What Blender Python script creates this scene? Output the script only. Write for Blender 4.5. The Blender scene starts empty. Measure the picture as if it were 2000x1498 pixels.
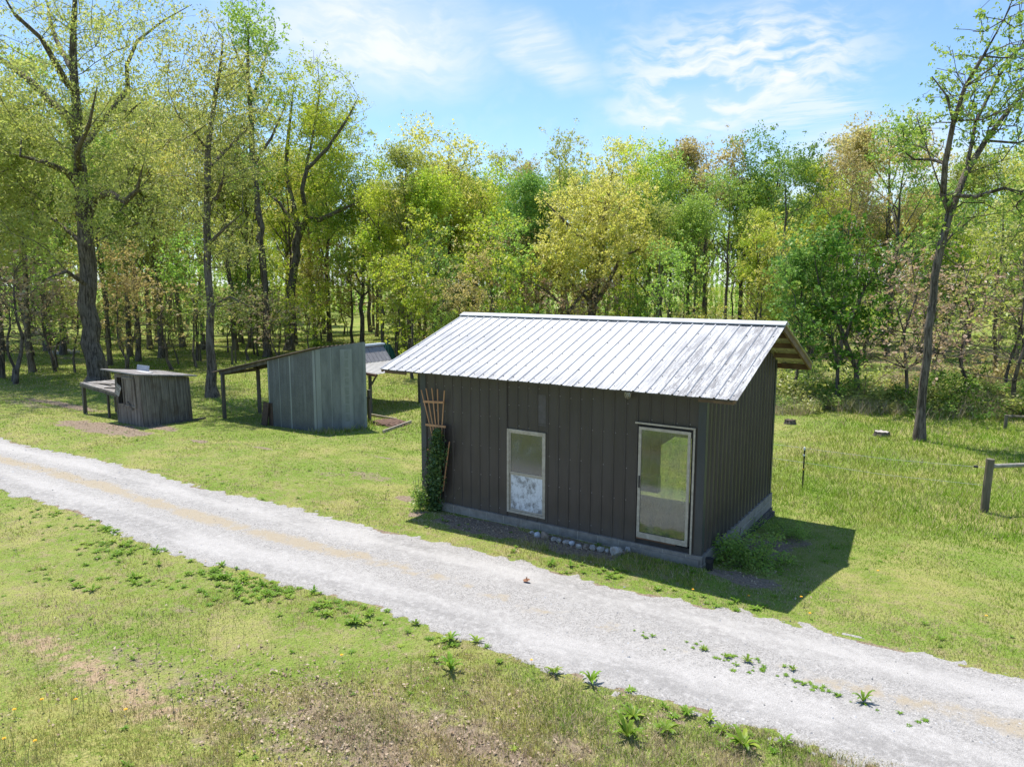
import bpy, math
import numpy as np
from mathutils import Vector, Matrix
RNG = np.random.default_rng(11)
C = bpy.context.scene.collection
SC = bpy.context.scene

# ---------------------------------------------------------------- camera (solved from the shed's straight edges)
FPX, CAM = 1428.476, np.array([3.898, -11.7427, 4.5981])
YAW, PIT, ROL = -0.583, 0.1367, 0.001
cF = np.array([math.sin(YAW)*math.cos(PIT), math.cos(YAW)*math.cos(PIT), -math.sin(PIT)])
_R = np.array([math.cos(YAW), -math.sin(YAW), 0.0]); _U = np.cross(_R, cF)
cR = _R*math.cos(ROL)+_U*math.sin(ROL); cU = -_R*math.sin(ROL)+_U*math.cos(ROL)
cd = bpy.data.cameras.new('camera'); cam = bpy.data.objects.new('camera', cd); C.objects.link(cam)
cd.sensor_width = 36; cd.lens = 36*FPX/2000; cd.clip_start = 0.1; cd.clip_end = 3000
cam.matrix_world = Matrix([[cR[0], cU[0], -cF[0], CAM[0]], [cR[1], cU[1], -cF[1], CAM[1]], [cR[2], cU[2], -cF[2], CAM[2]], [0, 0, 0, 1]])
SC.camera = cam

# ---------------------------------------------------------------- light
SUN = np.array([-0.33, 0.14, 1.0]); SUN /= np.linalg.norm(SUN)
sun_el = math.asin(SUN[2]); sun_az = math.atan2(SUN[0], SUN[1])
sl = bpy.data.lights.new('sun', 'SUN'); sl.energy = 4.3; sl.angle = math.radians(0.53); sl.color = (1.0, 0.955, 0.88)
so = bpy.data.objects.new('sun', sl); C.objects.link(so)
so.rotation_euler = Vector(SUN).to_track_quat('Z', 'Y').to_euler()
SC.view_settings.view_transform = 'Standard'; SC.view_settings.look = 'None'
SC.view_settings.exposure = 0.78; SC.view_settings.gamma = 1.0; SC.view_settings.use_curve_mapping = False
SC.cycles.max_bounces = 8; SC.cycles.transparent_max_bounces = 12
SC.cycles.diffuse_bounces = 4; SC.cycles.caustics_reflective = False; SC.cycles.caustics_refractive = False

def px_dir(u, v):
    d = cF + cR*(u-1000)/FPX - cU*(v-749)/FPX
    return d/np.linalg.norm(d)

# node helper
class NT:
    def __init__(s, tree): s.t = tree; s.n = tree.nodes; s.l = tree.links
    def new(s, typ, **kw):
        nd = s.n.new(typ)
        for k, v in kw.items():
            if k == 'ins':
                for kk, vv in v.items(): s.put(nd.inputs[kk], vv)
            else: setattr(nd, k, v)
        return nd
    def put(s, sock, v):
        if isinstance(v, bpy.types.NodeSocket): s.l.new(v, sock)
        else: sock.default_value = v
    def math(s, op, a, b=0.0, c=0.0, clamp=False):
        nd = s.n.new('ShaderNodeMath'); nd.operation = op; nd.use_clamp = clamp
        s.put(nd.inputs[0], a); s.put(nd.inputs[1], b); s.put(nd.inputs[2], c); return nd.outputs[0]
    def vmath(s, op, a, b=(0, 0, 0)):
        nd = s.n.new('ShaderNodeVectorMath'); nd.operation = op
        s.put(nd.inputs[0], a); s.put(nd.inputs[1], b); return nd
    def remap(s, v, a, b, c=0.0, d=1.0, smooth=True):
        nd = s.n.new('ShaderNodeMapRange'); nd.interpolation_type = 'SMOOTHSTEP' if smooth else 'LINEAR'
        s.put(nd.inputs[0], v); nd.inputs[1].default_value = a; nd.inputs[2].default_value = b
        nd.inputs[3].default_value = c; nd.inputs[4].default_value = d; return nd.outputs[0]
    def mix(s, f, a, b, mode='MIX'):
        nd = s.n.new('ShaderNodeMix'); nd.data_type = 'RGBA'; nd.blend_type = mode
        s.put(nd.inputs[0], f)
        for i, x in ((6, a), (7, b)):
            if not isinstance(x, bpy.types.NodeSocket): x = (*x[:3], 1)
            s.put(nd.inputs[i], x)
        return nd.outputs[2]
    def noise(s, vec, scale, detail=4, rough=0.55, lac=2.0, out=0):
        nd = s.n.new('ShaderNodeTexNoise'); 
        if vec is not None: s.put(nd.inputs['Vector'], vec)
        nd.inputs['Scale'].default_value = scale; nd.inputs['Detail'].default_value = detail
        nd.inputs['Roughness'].default_value = rough; nd.inputs['Lacunarity'].default_value = lac
        return nd.outputs[out]
    def mapping(s, vec, loc=(0, 0, 0), rot=(0, 0, 0), scale=(1, 1, 1), typ='POINT'):
        nd = s.n.new('ShaderNodeMapping'); nd.vector_type = typ
        s.put(nd.inputs[0], vec); nd.inputs[1].default_value = loc; nd.inputs[2].default_value = rot; nd.inputs[3].default_value = scale
        return nd.outputs[0]

# ---------------------------------------------------------------- sky with high cirrus
world = bpy.data.worlds.new('World'); SC.world = world; world.use_nodes = True
w = NT(world.node_tree); w.n.clear()
sky = w.new('ShaderNodeTexSky', sky_type='NISHITA', sun_disc=False, sun_elevation=sun_el, sun_rotation=sun_az,
            altitude=100.0, air_density=1.0, dust_density=0.4, ozone_density=1.6)
tc = w.new('ShaderNodeTexCoord').outputs['Generated']
sep = w.new('ShaderNodeSeparateXYZ'); w.put(sep.inputs[0], tc)
X, Y, Z = sep.outputs
az = w.math('ARCTAN2', X, Y); el = w.math('ARCSINE', Z)
ae = w.new('ShaderNodeCombineXYZ'); w.put(ae.inputs[0], az); w.put(ae.inputs[1], el); ae = ae.outputs[0]
zc = w.math('MAXIMUM', w.math('ADD', Z, 0.06), 0.05)
pu = w.new('ShaderNodeCombineXYZ'); w.put(pu.inputs[0], w.math('DIVIDE', X, zc)); w.put(pu.inputs[1], w.math('DIVIDE', Y, zc)); pu = pu.outputs[0]
warp = w.vmath('ADD', ae, w.vmath('SCALE', w.noise(ae, 6, 3, out=1)).outputs[0])
wn = w.new('ShaderNodeVectorMath', operation='SCALE'); w.put(wn.inputs[0], w.noise(ae, 5, 4, 0.6, out=1)); wn.inputs[3].default_value = 0.10
wae = w.vmath('ADD', ae, wn.outputs[0]).outputs[0]
wae = w.vmath('SUBTRACT', wae, (0.05, 0.05, 0.0)).outputs[0]
def blob(u, v, u2, v2, half, soft=0.25):
    a, b = px_dir(u, v), px_dir(u2, v2)
    A = (math.atan2(a[0], a[1]), math.asin(a[2])); B = (math.atan2(b[0], b[1]), math.asin(b[2]))
    cx, cy = (A[0]+B[0])/2, (A[1]+B[1])/2
    L = math.hypot(B[0]-A[0], B[1]-A[1])/2; th = math.atan2(B[1]-A[1], B[0]-A[0])
    m = w.mapping(wae, loc=(cx, cy, 0), rot=(0, 0, th), scale=(L, half/FPX, 1), typ='TEXTURE')
    s2 = w.vmath('MULTIPLY', m, (1, 1, 0)).outputs[0]
    ln = w.vmath('LENGTH', s2).outputs[1]
    return w.remap(ln, 1.15, soft, 0, 1)
# fine wisps: noise stretched along the wind, in the plane of the cloud layer
wis = w.mapping(pu, rot=(0, 0, math.radians(38)), scale=(1.0, 4.2, 1))
wp = w.new('ShaderNodeVectorMath', operation='SCALE'); w.put(wp.inputs[0], w.noise(pu, 1.4, 4, out=1)); wp.inputs[3].default_value = 0.9
wis = w.vmath('ADD', wis, wp.outputs[0]).outputs[0]
n1 = w.noise(wis, 1.6, 8, 0.62); n2 = w.noise(wis, 5.0, 6, 0.6); n3 = w.noise(wae, 26, 5, 0.55)
wispy = w.remap(w.math('ADD', w.math('MULTIPLY', n1, 0.62), w.math('MULTIPLY', n2, 0.38)), 0.40, 0.60)
st3 = w.mapping(wae, rot=(0, 0, -0.33), scale=(9.0, 34.0, 1)); nA = w.noise(st3, 1.0, 6, 0.62); nB = w.noise(w.mapping(wae, rot=(0, 0, -0.5), scale=(26, 70, 1)), 1.0, 4, 0.55)
rip = w.remap(w.math('ADD', w.math('MULTIPLY', nA, 0.65), w.math('MULTIPLY', nB, 0.35)), 0.40, 0.60)
main = blob(1130, 175, 1790, 95, 120)
tail = blob(1120, 235, 1640, 190, 48)
left = blob(330, 35, 1080, 80, 120, 0.1)
fan = blob(600, 150, 860, 110, 70)
dia = blob(930, 20, 1190, 190, 60)
low = blob(1380, 215, 1750, 230, 40)
far = blob(1450, 330, 2050, 330, 90)
def over(a, b): return w.math('MAXIMUM', a, b)
mm = w.math('MULTIPLY', main, w.math('ADD', w.math('MULTIPLY', rip, 0.85), w.math('MULTIPLY', wispy, 0.12)))
mm = over(mm, w.math('MULTIPLY', tail, w.math('ADD', 0.25, w.math('MULTIPLY', rip, 0.6))))
mm = over(mm, w.math('MULTIPLY', left, w.math('ADD', 0.55, w.math('MULTIPLY', rip, 0.35))))
mm = over(mm, w.math('MULTIPLY', fan, 0.38)); mm = over(mm, w.math('MULTIPLY', dia, w.math('ADD', 0.35, w.math('MULTIPLY', wispy, 0.3))))
mm = over(mm, w.math('MULTIPLY', low, w.math('MULTIPLY', wispy, 0.6)))
mm = over(mm, w.math('MULTIPLY', far, w.math('ADD', 0.35, w.math('MULTIPLY', wispy, 0.35))))
veil = w.math('MULTIPLY', w.remap(n3, 0.45, 0.75), 0.10)
mm = w.math('MINIMUM', over(mm, veil), 0.93)
mm = w.math('MULTIPLY', mm, w.remap(Z, 0.0, 0.06))
skyc = w.mix(1.0, sky.outputs[0], (0.80, 0.93, 1.06), 'MULTIPLY')
haze_low = w.remap(el, 0.22, 0.02, 0, 0.32)
skyc = w.mix(haze_low, skyc, (3.9, 4.7, 6.0))
skyc = w.mix(mm, skyc, (5.0, 5.12, 5.3))
bg = w.new('ShaderNodeBackground'); w.put(bg.inputs[0], skyc); bg.inputs[1].default_value = 0.12
wo = w.new('ShaderNodeOutputWorld'); w.put(wo.inputs[0], bg.outputs[0])

# ---------------------------------------------------------------- ground shape
def sstep(a, b, x):
    t = np.clip((np.asarray(x, float)-a)/(b-a), 0, 1); return t*t*(3-2*t)
_T = RNG.random((64, 64))
def vnoise(x, y, s, o=0):
    x = np.asarray(x, float)*s+o*7.31; y = np.asarray(y, float)*s+o*3.77
    xi = np.floor(x).astype(int); yi = np.floor(y).astype(int); fx = x-xi; fy = y-yi
    fx = fx*fx*(3-2*fx); fy = fy*fy*(3-2*fy)
    a = _T[xi % 64, yi % 64]; b = _T[(xi+1) % 64, yi % 64]; c = _T[xi % 64, (yi+1) % 64]; d = _T[(xi+1) % 64, (yi+1) % 64]
    return (a*(1-fx)+b*fx)*(1-fy)+(c*(1-fx)+d*fx)*fy
def fbm(x, y, s, o=0, n=4):
    r = 0; a = 1; t = 0
    for i in range(n): r = r+a*vnoise(x, y, s*2**i, o+i*11); t += a; a *= 0.55
    return r/t
def gz(x, y):
    x = np.asarray(x, float); y = np.asarray(y, float)
    z = -0.20-0.40*sstep(-0.6, 6.5, y)
    z = z+(vnoise(x, y, 0.35, 3)-0.5)*0.05
    far = sstep(22, 50, np.hypot(x-CAM[0], y-CAM[1]))
    z = z+0.05*np.exp(-((y+0.3)/0.45)**2)*sstep(-7, -5, x)*sstep(1.2, 0.2, x)
    z = z+far*(vnoise(x, y, 0.06, 5)-0.45)*0.5
    # verge a little below the road bed, small bank where the lawn meets the woods on the right
    z = z+0.7*sstep(19, 34, y)*sstep(-22, -8, x)
    return z
def at(u, v):
    d = cF+cR*(u-1000)/FPX-cU*(v-749)/FPX; z = -0.3
    for _ in range(12):
        t = (z-CAM[2])/d[2]; P = CAM+d*t; z = float(gz(P[0], P[1]))
    return np.array([P[0], P[1], z])
def on_y(u, v, y):      # point of the ray through a pixel on the plane of a wall
    d = cF+cR*(u-1000)/FPX-cU*(v-749)/FPX; return CAM+d*(y-CAM[1])/d[1]
def on_x(u, v, x):
    d = cF+cR*(u-1000)/FPX-cU*(v-749)/FPX; return CAM+d*(x-CAM[0])/d[0]
def px_of(P):
    d = np.asarray(P, float)-CAM; z = d@cF; return 1000+FPX*(d@cR)/z, 749-FPX*(d@cU)/z
def h_at(P, v):         # height on the vertical through P that shows at pixel row v
    lo, hi = -5.0, 40.0
    for _ in range(50):
        m = (lo+hi)/2
        if px_of((P[0], P[1], m))[1] > v: lo = m
        else: hi = m
    return lo

UP = [(0, 856), (106, 882.6), (183, 895), (297, 925), (425, 961), (552, 989), (680, 1018), (807, 1046), (960, 1086), (1095, 1117),
      (1185, 1143), (1297, 1162), (1400, 1189), (1500, 1208), (1649, 1242), (1799, 1274), (2000, 1327)]
LO = [(0, 956), (90, 985), (202, 1024), (315, 1073), (450, 1107), (607, 1156), (765, 1195), (870, 1236), (960, 1265), (1095, 1315),
      (1185, 1346), (1300, 1375), (1500, 1428), (1674, 1491)]
up = np.array([at(*p)[:2] for p in UP]); lo = np.array([at(*p)[:2] for p in LO])
def ext(a):
    s0 = (a[3]-a[0]); s1 = (a[-1]-a[-4])
    return np.vstack([a[0]-s0/s0[0]*60, a, a[-1]+s1/s1[0]*60*np.array([1, .25])+np.array([0, -0.0])])
up = ext(up); lo = ext(lo)
def y_up(x): return np.interp(x, up[:, 0], up[:, 1])
def y_lo(x): return np.interp(x, lo[:, 0], lo[:, 1])
def road_t(x, y):       # 0 at the near edge, 1 at the far edge
    a = y_lo(x); b = y_up(x); return (y-a)/(b-a)
def ell(x, y, cx, cy, rx, ry, th=0, soft=0.6):
    c, s = math.cos(th), math.sin(th); dx = x-cx; dy = y-cy
    r = np.hypot((dx*c+dy*s)/rx, (-dx*s+dy*c)/ry); r = r+(fbm(x, y, 1.8, 9)-0.5)*1.1+(fbm(x, y, 8, 10)-0.5)*0.7
    return 1-sstep(1-soft, 1.0+soft*0.3, r)
W_, D_ = 6.1214, 4.5404
dirt_spots = []
for (u, v, rx, ry, s) in [(1500, 1075, .62, 1.1, 1), (1450, 1130, .7, .35, .9), (1560, 1060, .5, .5, .6), (930, 1025, 1.5, .42, 1), (1110, 1065, 1.5, .40, 1),
        (1000, 1040, 1.2, .3, .8), (200, 835, 2.6, .9, 1), (120, 790, 3.4, .6, .7), (310, 835, 1.2, .5, .8), (390, 862, .5, .25, .9), (520, 876, .7, .2, .7), (270, 848, .8, .2, .7),
        (745, 893, 1.0, .25, .5), (730, 930, 1.1, .5, .5), (640, 925, .8, .4, .45), (800, 975, .4, .25, .8),
        (700, 1450, 1.9, .55, .55), (880, 1430, 1.4, .5, .5), (560, 1465, 1.3, .35, .5), (480, 1395, 1.5, .45, .5), (340, 1325, 2.2, .35, .42), (120, 1320, 1.6, .3, .4), (760, 1480, 1.0, .3, .6), (640, 1400, 1.2, .4, .45), (230, 1120, .6, .2, .3), (430, 1120, .6, .2, .5),
        (950, 1460, .6, .25, .7), (1100, 1450, .6, .2, .5), (620, 1340, 1.0, .3, .45), (360, 1190, .5, .15, .5), (1180, 1340, .5, .12, .5), (1000, 1380, .8, .25, .4), (1310, 1400, .6, .15, .5),
        (1900, 1040, .8, .5, .3), (1830, 1000, 1.0, .3, .3), (450, 800, 2.5, .8, .3), (300, 760, 3, 1, .3), (760, 830, .7, .35, 1), (140, 700, 5, 1.2, .6), (350, 690, 8, 1.5, .35), (60, 790, 3, .7, .5)]:
    P = at(u, v); dirt_spots.append((P[0], P[1], rx, ry, s))
def dirt(x, y):
    d = np.zeros_like(np.asarray(x, float))
    for (a, b, rx, ry, s) in dirt_spots: d = np.maximum(d, s*ell(x, y, a, b, rx, ry))
    near = sstep(9.6, 6.5, np.hypot(x-CAM[0], y-CAM[1]))
    patch = sstep(0.55, 0.75, fbm(x, y, 0.9, 21))*0.55
    d = np.maximum(d, patch*(0.6+0.4*near)*(y < 30))
    woods = woodsf(x, y)
    d = np.maximum(d, woods*sstep(0.40, 0.66, fbm(x, y, 0.25, 31))*0.9)
    return np.clip(d, 0, 1)
MP = [at(150, 1430), at(470, 1450), at(200, 1325), at(760, 1440), at(60, 1440)]
def mossf(x, y): return np.maximum(ell(x, y, MP[0][0], MP[0][1], 1.9, .75), ell(x, y, MP[1][0], MP[1][1], 1.3, .5))
def tanf(x, y): return np.maximum(ell(x, y, MP[2][0], MP[2][1], 2.4, .30), 0.55*ell(x, y, MP[3][0], MP[3][1], 2.2, .6))
def woodsf(x, y):       # where the floor of the wood begins
    edge = np.where(x > -9, 18.5+0.35*(x+9)*(x > -9), 18.5+(-(x+9))*0.75)
    right = sstep(0, 4, y-edge+ (vnoise(x, y, .3, 8)-.5)*3)
    return right

def new_mesh_obj(name, V, F, mats=(), parent=None, smooth=False, mat_idx=None, colors=None, floats=None):
    """V (n,3); F list of equal-length index arrays or (m,k) array, or a list of such arrays."""
    V = np.ascontiguousarray(V, dtype=np.float32)
    if not isinstance(F, list): F = [F]
    F = [np.ascontiguousarray(f, dtype=np.int32) for f in F if len(f)]
    me = bpy.data.meshes.new(name)
    nl = sum(f.size for f in F); nf = sum(len(f) for f in F)
    me.vertices.add(len(V)); me.loops.add(nl); me.polygons.add(nf)
    me.vertices.foreach_set('co', V.ravel())
    li = np.concatenate([f.ravel() for f in F]); me.loops.foreach_set('vertex_index', li)
    tot = np.concatenate([np.full(len(f), f.shape[1], np.int32) for f in F]); st = np.concatenate([[0], np.cumsum(tot)[:-1]]).astype(np.int32)
    me.polygons.foreach_set('loop_start', st); me.polygons.foreach_set('loop_total', tot)
    if mat_idx is not None: me.polygons.foreach_set('material_index', np.asarray(mat_idx, np.int32))
    me.polygons.foreach_set('use_smooth', np.full(nf, smooth, bool))
    if colors is not None:
        a = me.color_attributes.new('tint', 'FLOAT_COLOR', 'POINT')
        a.data.foreach_set('color', np.hstack([colors, np.ones((len(colors), 1))]).astype(np.float32).ravel())
    for k, v in (floats or {}).items():
        a = me.attributes.new(k, 'FLOAT', 'POINT'); a.data.foreach_set('value', np.asarray(v, np.float32))
    for m in mats: me.materials.append(m)
    me.update(calc_edges=True)
    o = bpy.data.objects.new(name, me); C.objects.link(o)
    if parent is not None: o.parent = parent
    return o
def tag(o, label=None, cat=None, group=None, kind=None):
    if label: o['label'] = label
    if cat: o['category'] = cat
    if group: o['group'] = group
    if kind: o['kind'] = kind
    return o
def thing(name, label, cat, loc=(0, 0, 0), rz=0, group=None):
    o = bpy.data.objects.new(name, None); C.objects.link(o); o.location = [float(a) for a in loc]; o.rotation_euler = (0, 0, rz)
    return tag(o, label, cat, group)

class MB:
    """collects shapes for one mesh"""
    def __init__(s): s.V = []; s.F4 = []; s.F3 = []; s.m4 = []; s.m3 = []; s.n = 0
    def add(s, V, Q=(), T=(), mi=0):
        V = np.asarray(V, float).reshape(-1, 3)
        for q in Q: s.F4.append([i+s.n for i in q]); s.m4.append(mi)
        for t in T: s.F3.append([i+s.n for i in t]); s.m3.append(mi)
        s.V.append(V); s.n += len(V)
    def hexa(s, P, mi=0):      # 8 corners: bottom 4 then top 4, same turn
        s.add(P, [(3, 2, 1, 0), (4, 5, 6, 7), (0, 1, 5, 4), (1, 2, 6, 5), (2, 3, 7, 6), (3, 0, 4, 7)], mi=mi)
    def box(s, a, b, mi=0):
        x0, y0, z0 = a; x1, y1, z1 = b
        s.hexa([(x0, y0, z0), (x1, y0, z0), (x1, y1, z0), (x0, y1, z0), (x0, y0, z1), (x1, y0, z1), (x1, y1, z1), (x0, y1, z1)], mi)
    def bar(s, p, q, wd, th, up=(0, 0, 1), mi=0):     # rectangular bar from p to q, wd across, th along 'up'
        p = np.asarray(p, float); q = np.asarray(q, float); d = q-p; d /= np.linalg.norm(d)
        u = np.asarray(up, float); sd = np.cross(d, u); sd /= np.linalg.norm(sd); u = np.cross(sd, d)
        a = sd*wd/2; b = u*th/2
        s.hexa([p-a-b, p+a-b, q+a-b, q-a-b, p-a+b, p+a+b, q+a+b, q-a+b], mi)
    def tube(s, pts, rad, n=10, mi=0, cap=True):
        pts = [np.asarray(a, float) for a in pts]; k = len(pts)
        rad = [rad]*k if np.isscalar(rad) else rad
        rings = []
        for i, P in enumerate(pts):
            d = pts[min(i+1, k-1)]-pts[max(i-1, 0)]; d /= np.linalg.norm(d)
            r = np.array([0.31, 0.95, 0.05]) if abs(d[2]) > 0.8 else np.array([0, 0, 1.0])
            a = np.cross(d, r); a /= np.linalg.norm(a); b = np.cross(d, a)
            t = np.arange(n)*2*math.pi/n
            rings.append(P+rad[i]*(np.outer(np.cos(t), a)+np.outer(np.sin(t), b)))
        V = np.vstack(rings); Q = []
        for i in range(k-1):
            for j in range(n): Q.append((i*n+j, i*n+(j+1) % n, (i+1)*n+(j+1) % n, (i+1)*n+j))
        T = []
        if cap:
            V = np.vstack([V, pts[0], pts[-1]])
            for j in range(n): T.append((k*n, (j+1) % n, j)); T.append((k*n+1, (k-1)*n+j, (k-1)*n+(j+1) % n))
        s.add(V, Q, T, mi)
    def build(s, name, mats, parent=None, smooth=False):
        V = np.vstack(s.V); F = []; mi = []
        if s.F4: F.append(np.array(s.F4)); mi += s.m4
        if s.F3: F.append(np.array(s.F3)); mi += s.m3
        if not isinstance(mats, (list, tuple)): mats = [mats]
        return new_mesh_obj(name, V, F, mats, parent, smooth, mi)

# ---------------------------------------------------------------- materials
def mat(name):
    m = bpy.data.materials.new(name); m.use_nodes = True; t = NT(m.node_tree); t.n.clear()
    out = t.new('ShaderNodeOutputMaterial'); b = t.new('ShaderNodeBsdfPrincipled'); t.l.new(b.outputs[0], out.inputs[0])
    return m, t, b, out
def obj_co(t): return t.new('ShaderNodeTexCoord').outputs['Object']
def pos(t): return t.new('ShaderNodeNewGeometry').outputs['Position']
def bump(t, b, h, strength=0.5, dist=0.02):
    n = t.new('ShaderNodeBump'); n.inputs['Strength'].default_value = strength; n.inputs['Distance'].default_value = dist
    t.put(n.inputs['Height'], h); t.l.new(n.outputs[0], b.inputs['Normal']); return n
def simple(name, c1, c2=None, rough=0.7, scale=8, metal=0.0, bmp=0.2, stretch=(1, 1, 1), spec=0.4, detail=6):
    m, t, b, o = mat(name); co = t.mapping(obj_co(t), scale=stretch)
    n = t.noise(co, scale, detail, 0.6)
    c2 = c2 or tuple(a*0.7 for a in c1)
    t.put(b.inputs['Base Color'], t.mix(t.remap(n, 0.3, 0.7), c1, c2)); b.inputs['Roughness'].default_value = rough
    b.inputs['Metallic'].default_value = metal; b.inputs['Specular IOR Level'].default_value = spec
    if bmp: bump(t, b, n, bmp, 0.01)
    return m

def make_leaf(name, c1, c2, c3=None, trans=0.42, tscale=0.35, gloss=0.03):
    m, t, b, out = mat(name)
    at_ = t.new('ShaderNodeAttribute', attribute_name='rnd').outputs['Fac']
    n = t.noise(pos(t), tscale, 3, 0.6)
    f = t.math('ADD', t.math('MULTIPLY', t.remap(n, 0.35, 0.65), 0.65), t.math('MULTIPLY', at_, 0.35))
    col = t.mix(f, c1, c2)
    if c3: col = t.mix(t.remap(at_, 0.80, 0.95), col, c3)
    oi = t.new('ShaderNodeObjectInfo').outputs['Random']
    hs = t.new('ShaderNodeHueSaturation'); t.put(hs.inputs['Color'], col)
    t.put(hs.inputs['Hue'], t.math('ADD', 0.492, t.math('MULTIPLY', oi, 0.016))); t.put(hs.inputs['Value'], t.math('ADD', 0.88, t.math('MULTIPLY', oi, 0.24)))
    d = t.new('ShaderNodeBsdfDiffuse'); t.put(d.inputs[0], hs.outputs[0])
    tr = t.new('ShaderNodeBsdfTranslucent'); t.put(tr.inputs[0], t.mix(1.0, hs.outputs[0], (1.0, 1.0, 0.8), 'MULTIPLY'))
    gl = t.new('ShaderNodeBsdfGlossy'); gl.inputs['Roughness'].default_value = 0.45; gl.inputs[0].default_value = (1, 1, 1, 1)
    mx = t.new('ShaderNodeMixShader'); mx.inputs[0].default_value = trans; t.l.new(d.outputs[0], mx.inputs[1]); t.l.new(tr.outputs[0], mx.inputs[2])
    m2 = t.new('ShaderNodeMixShader'); m2.inputs[0].default_value = gloss; t.l.new(mx.outputs[0], m2.inputs[1]); t.l.new(gl.outputs[0], m2.inputs[2])
    t.l.new(m2.outputs[0], out.inputs[0]); t.n.remove(b)
    return m
LEAF = {
 'olive': make_leaf('leaf_olive', (0.37, 0.43, 0.10), (0.50, 0.52, 0.15), (0.64, 0.60, 0.30), trans=0.58),
 'lime': make_leaf('leaf_lime', (0.36, 0.52, 0.05), (0.56, 0.62, 0.07), (0.60, 0.56, 0.14), trans=0.58),
 'gold': make_leaf('leaf_gold', (0.54, 0.56, 0.10), (0.73, 0.68, 0.20), (0.76, 0.68, 0.36), trans=0.58),
 'green': make_leaf('leaf_green', (0.24, 0.41, 0.07), (0.40, 0.55, 0.11), (0.46, 0.56, 0.12), trans=0.58),
 'blue': make_leaf('leaf_blue', (0.14, 0.28, 0.06), (0.25, 0.40, 0.09), (0.38, 0.50, 0.13), trans=0.45, gloss=.015),
 'dark': make_leaf('leaf_dark', (0.065, 0.15, 0.02), (0.13, 0.24, 0.03), (0.26, 0.36, 0.06), trans=0.4, gloss=.01),
 'rust': make_leaf('leaf_rust', (0.46, 0.39, 0.15), (0.56, 0.44, 0.22), (0.56, 0.54, 0.20), trans=0.55),
 'pink': make_leaf('leaf_pink', (0.46, 0.32, 0.22), (0.54, 0.40, 0.27), (0.46, 0.48, 0.20)),
}
def bark_mat(name, c1, c2, c3):
    m, t, b, o = mat(name); co = obj_co(t)
    n = t.noise(t.mapping(co, scale=(1, 1, 0.13)), 13, 6, 0.75); n2 = t.noise(co, 0.9, 4, 0.6)
    col = t.mix(t.remap(n, 0.38, 0.62), c1, c2); col = t.mix(t.remap(n2, 0.5, 0.7), col, c3)
    t.put(b.inputs['Base Color'], col); b.inputs['Roughness'].default_value = 0.95; b.inputs['Specular IOR Level'].default_value = 0.15
    bump(t, b, n, 0.9, 0.06); return m
BARK = bark_mat('bark_grey_brown', (0.048, 0.038, 0.030), (0.21, 0.175, 0.145), (0.17, 0.15, 0.125))
BARK2 = bark_mat('bark_dark', (0.050, 0.041, 0.033), (0.22, 0.185, 0.155), (0.18, 0.16, 0.135))

# ground material -------------------------------------------------
m_ground, t, b, _ = mat('lawn_soil')
P = pos(t)
di = t.new('ShaderNodeAttribute', attribute_name='dirt').outputs['Fac']; wd = t.new('ShaderNodeAttribute', attribute_name='woods').outputs['Fac']
nf = t.noise(P, 18, 7, 0.75); nm = t.noise(P, 1.1, 5, 0.6); nl = t.noise(P, 0.22, 4, 0.6)
grass = t.mix(t.remap(nm, 0.35, 0.65), (0.16, 0.24, 0.035), (0.31, 0.31, 0.10))
grass = t.mix(t.remap(nl, 0.42, 0.62), grass, (0.165, 0.25, 0.04))
grass = t.mix(t.remap(nf, 0.45, 0.8), grass, (0.34, 0.29, 0.14))
att_ = lambda k: t.new('ShaderNodeAttribute', attribute_name=k).outputs['Fac']
nq = t.noise(P, 4.5, 6, 0.7)
grass = t.mix(t.math('MULTIPLY', t.remap(nq, 0.46, 0.66), t.math('SUBTRACT', 0.75, t.math('MULTIPLY', att_('lush'), 0.45))), grass, (0.31, 0.255, 0.14))
grass = t.mix(t.math('MULTIPLY', att_('moss'), t.remap(nf, 0.36, 0.66)), grass, (0.37, 0.35, 0.12))
grass = t.mix(t.math('MULTIPLY', att_('tan'), t.remap(nq, 0.35, 0.6)), grass, (0.40, 0.29, 0.19))
vor = t.new('ShaderNodeTexVoronoi'); t.put(vor.inputs['Vector'], P); vor.inputs['Scale'].default_value = 26
soil = t.mix(t.remap(nf, 0.3, 0.7), (0.17, 0.125, 0.09), (0.34, 0.27, 0.20))
soil = t.mix(t.remap(vor.outputs['Distance'], 0.15, 0.0), soil, (0.46, 0.38, 0.28))
litter = t.mix(t.remap(nf, 0.35, 0.65), (0.17, 0.125, 0.07), (0.33, 0.26, 0.16)); litter = t.mix(t.remap(nm, 0.45, 0.6), litter, (0.17, 0.24, 0.05))
soil = t.mix(wd, soil, litter)
edge = t.math('ADD', di, t.math('MULTIPLY', t.math('SUBTRACT', t.noise(P, 7, 6, 0.7), 0.5), 0.9))
t.put(b.inputs['Base Color'], t.mix(t.remap(edge, 0.35, 0.62), grass, soil)); b.inputs['Roughness'].default_value = 1.0; b.inputs['Specular IOR Level'].default_value = 0.05
bump(t, b, t.math('ADD', nf, vor.outputs['Distance']), 0.9, 0.03)
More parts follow.
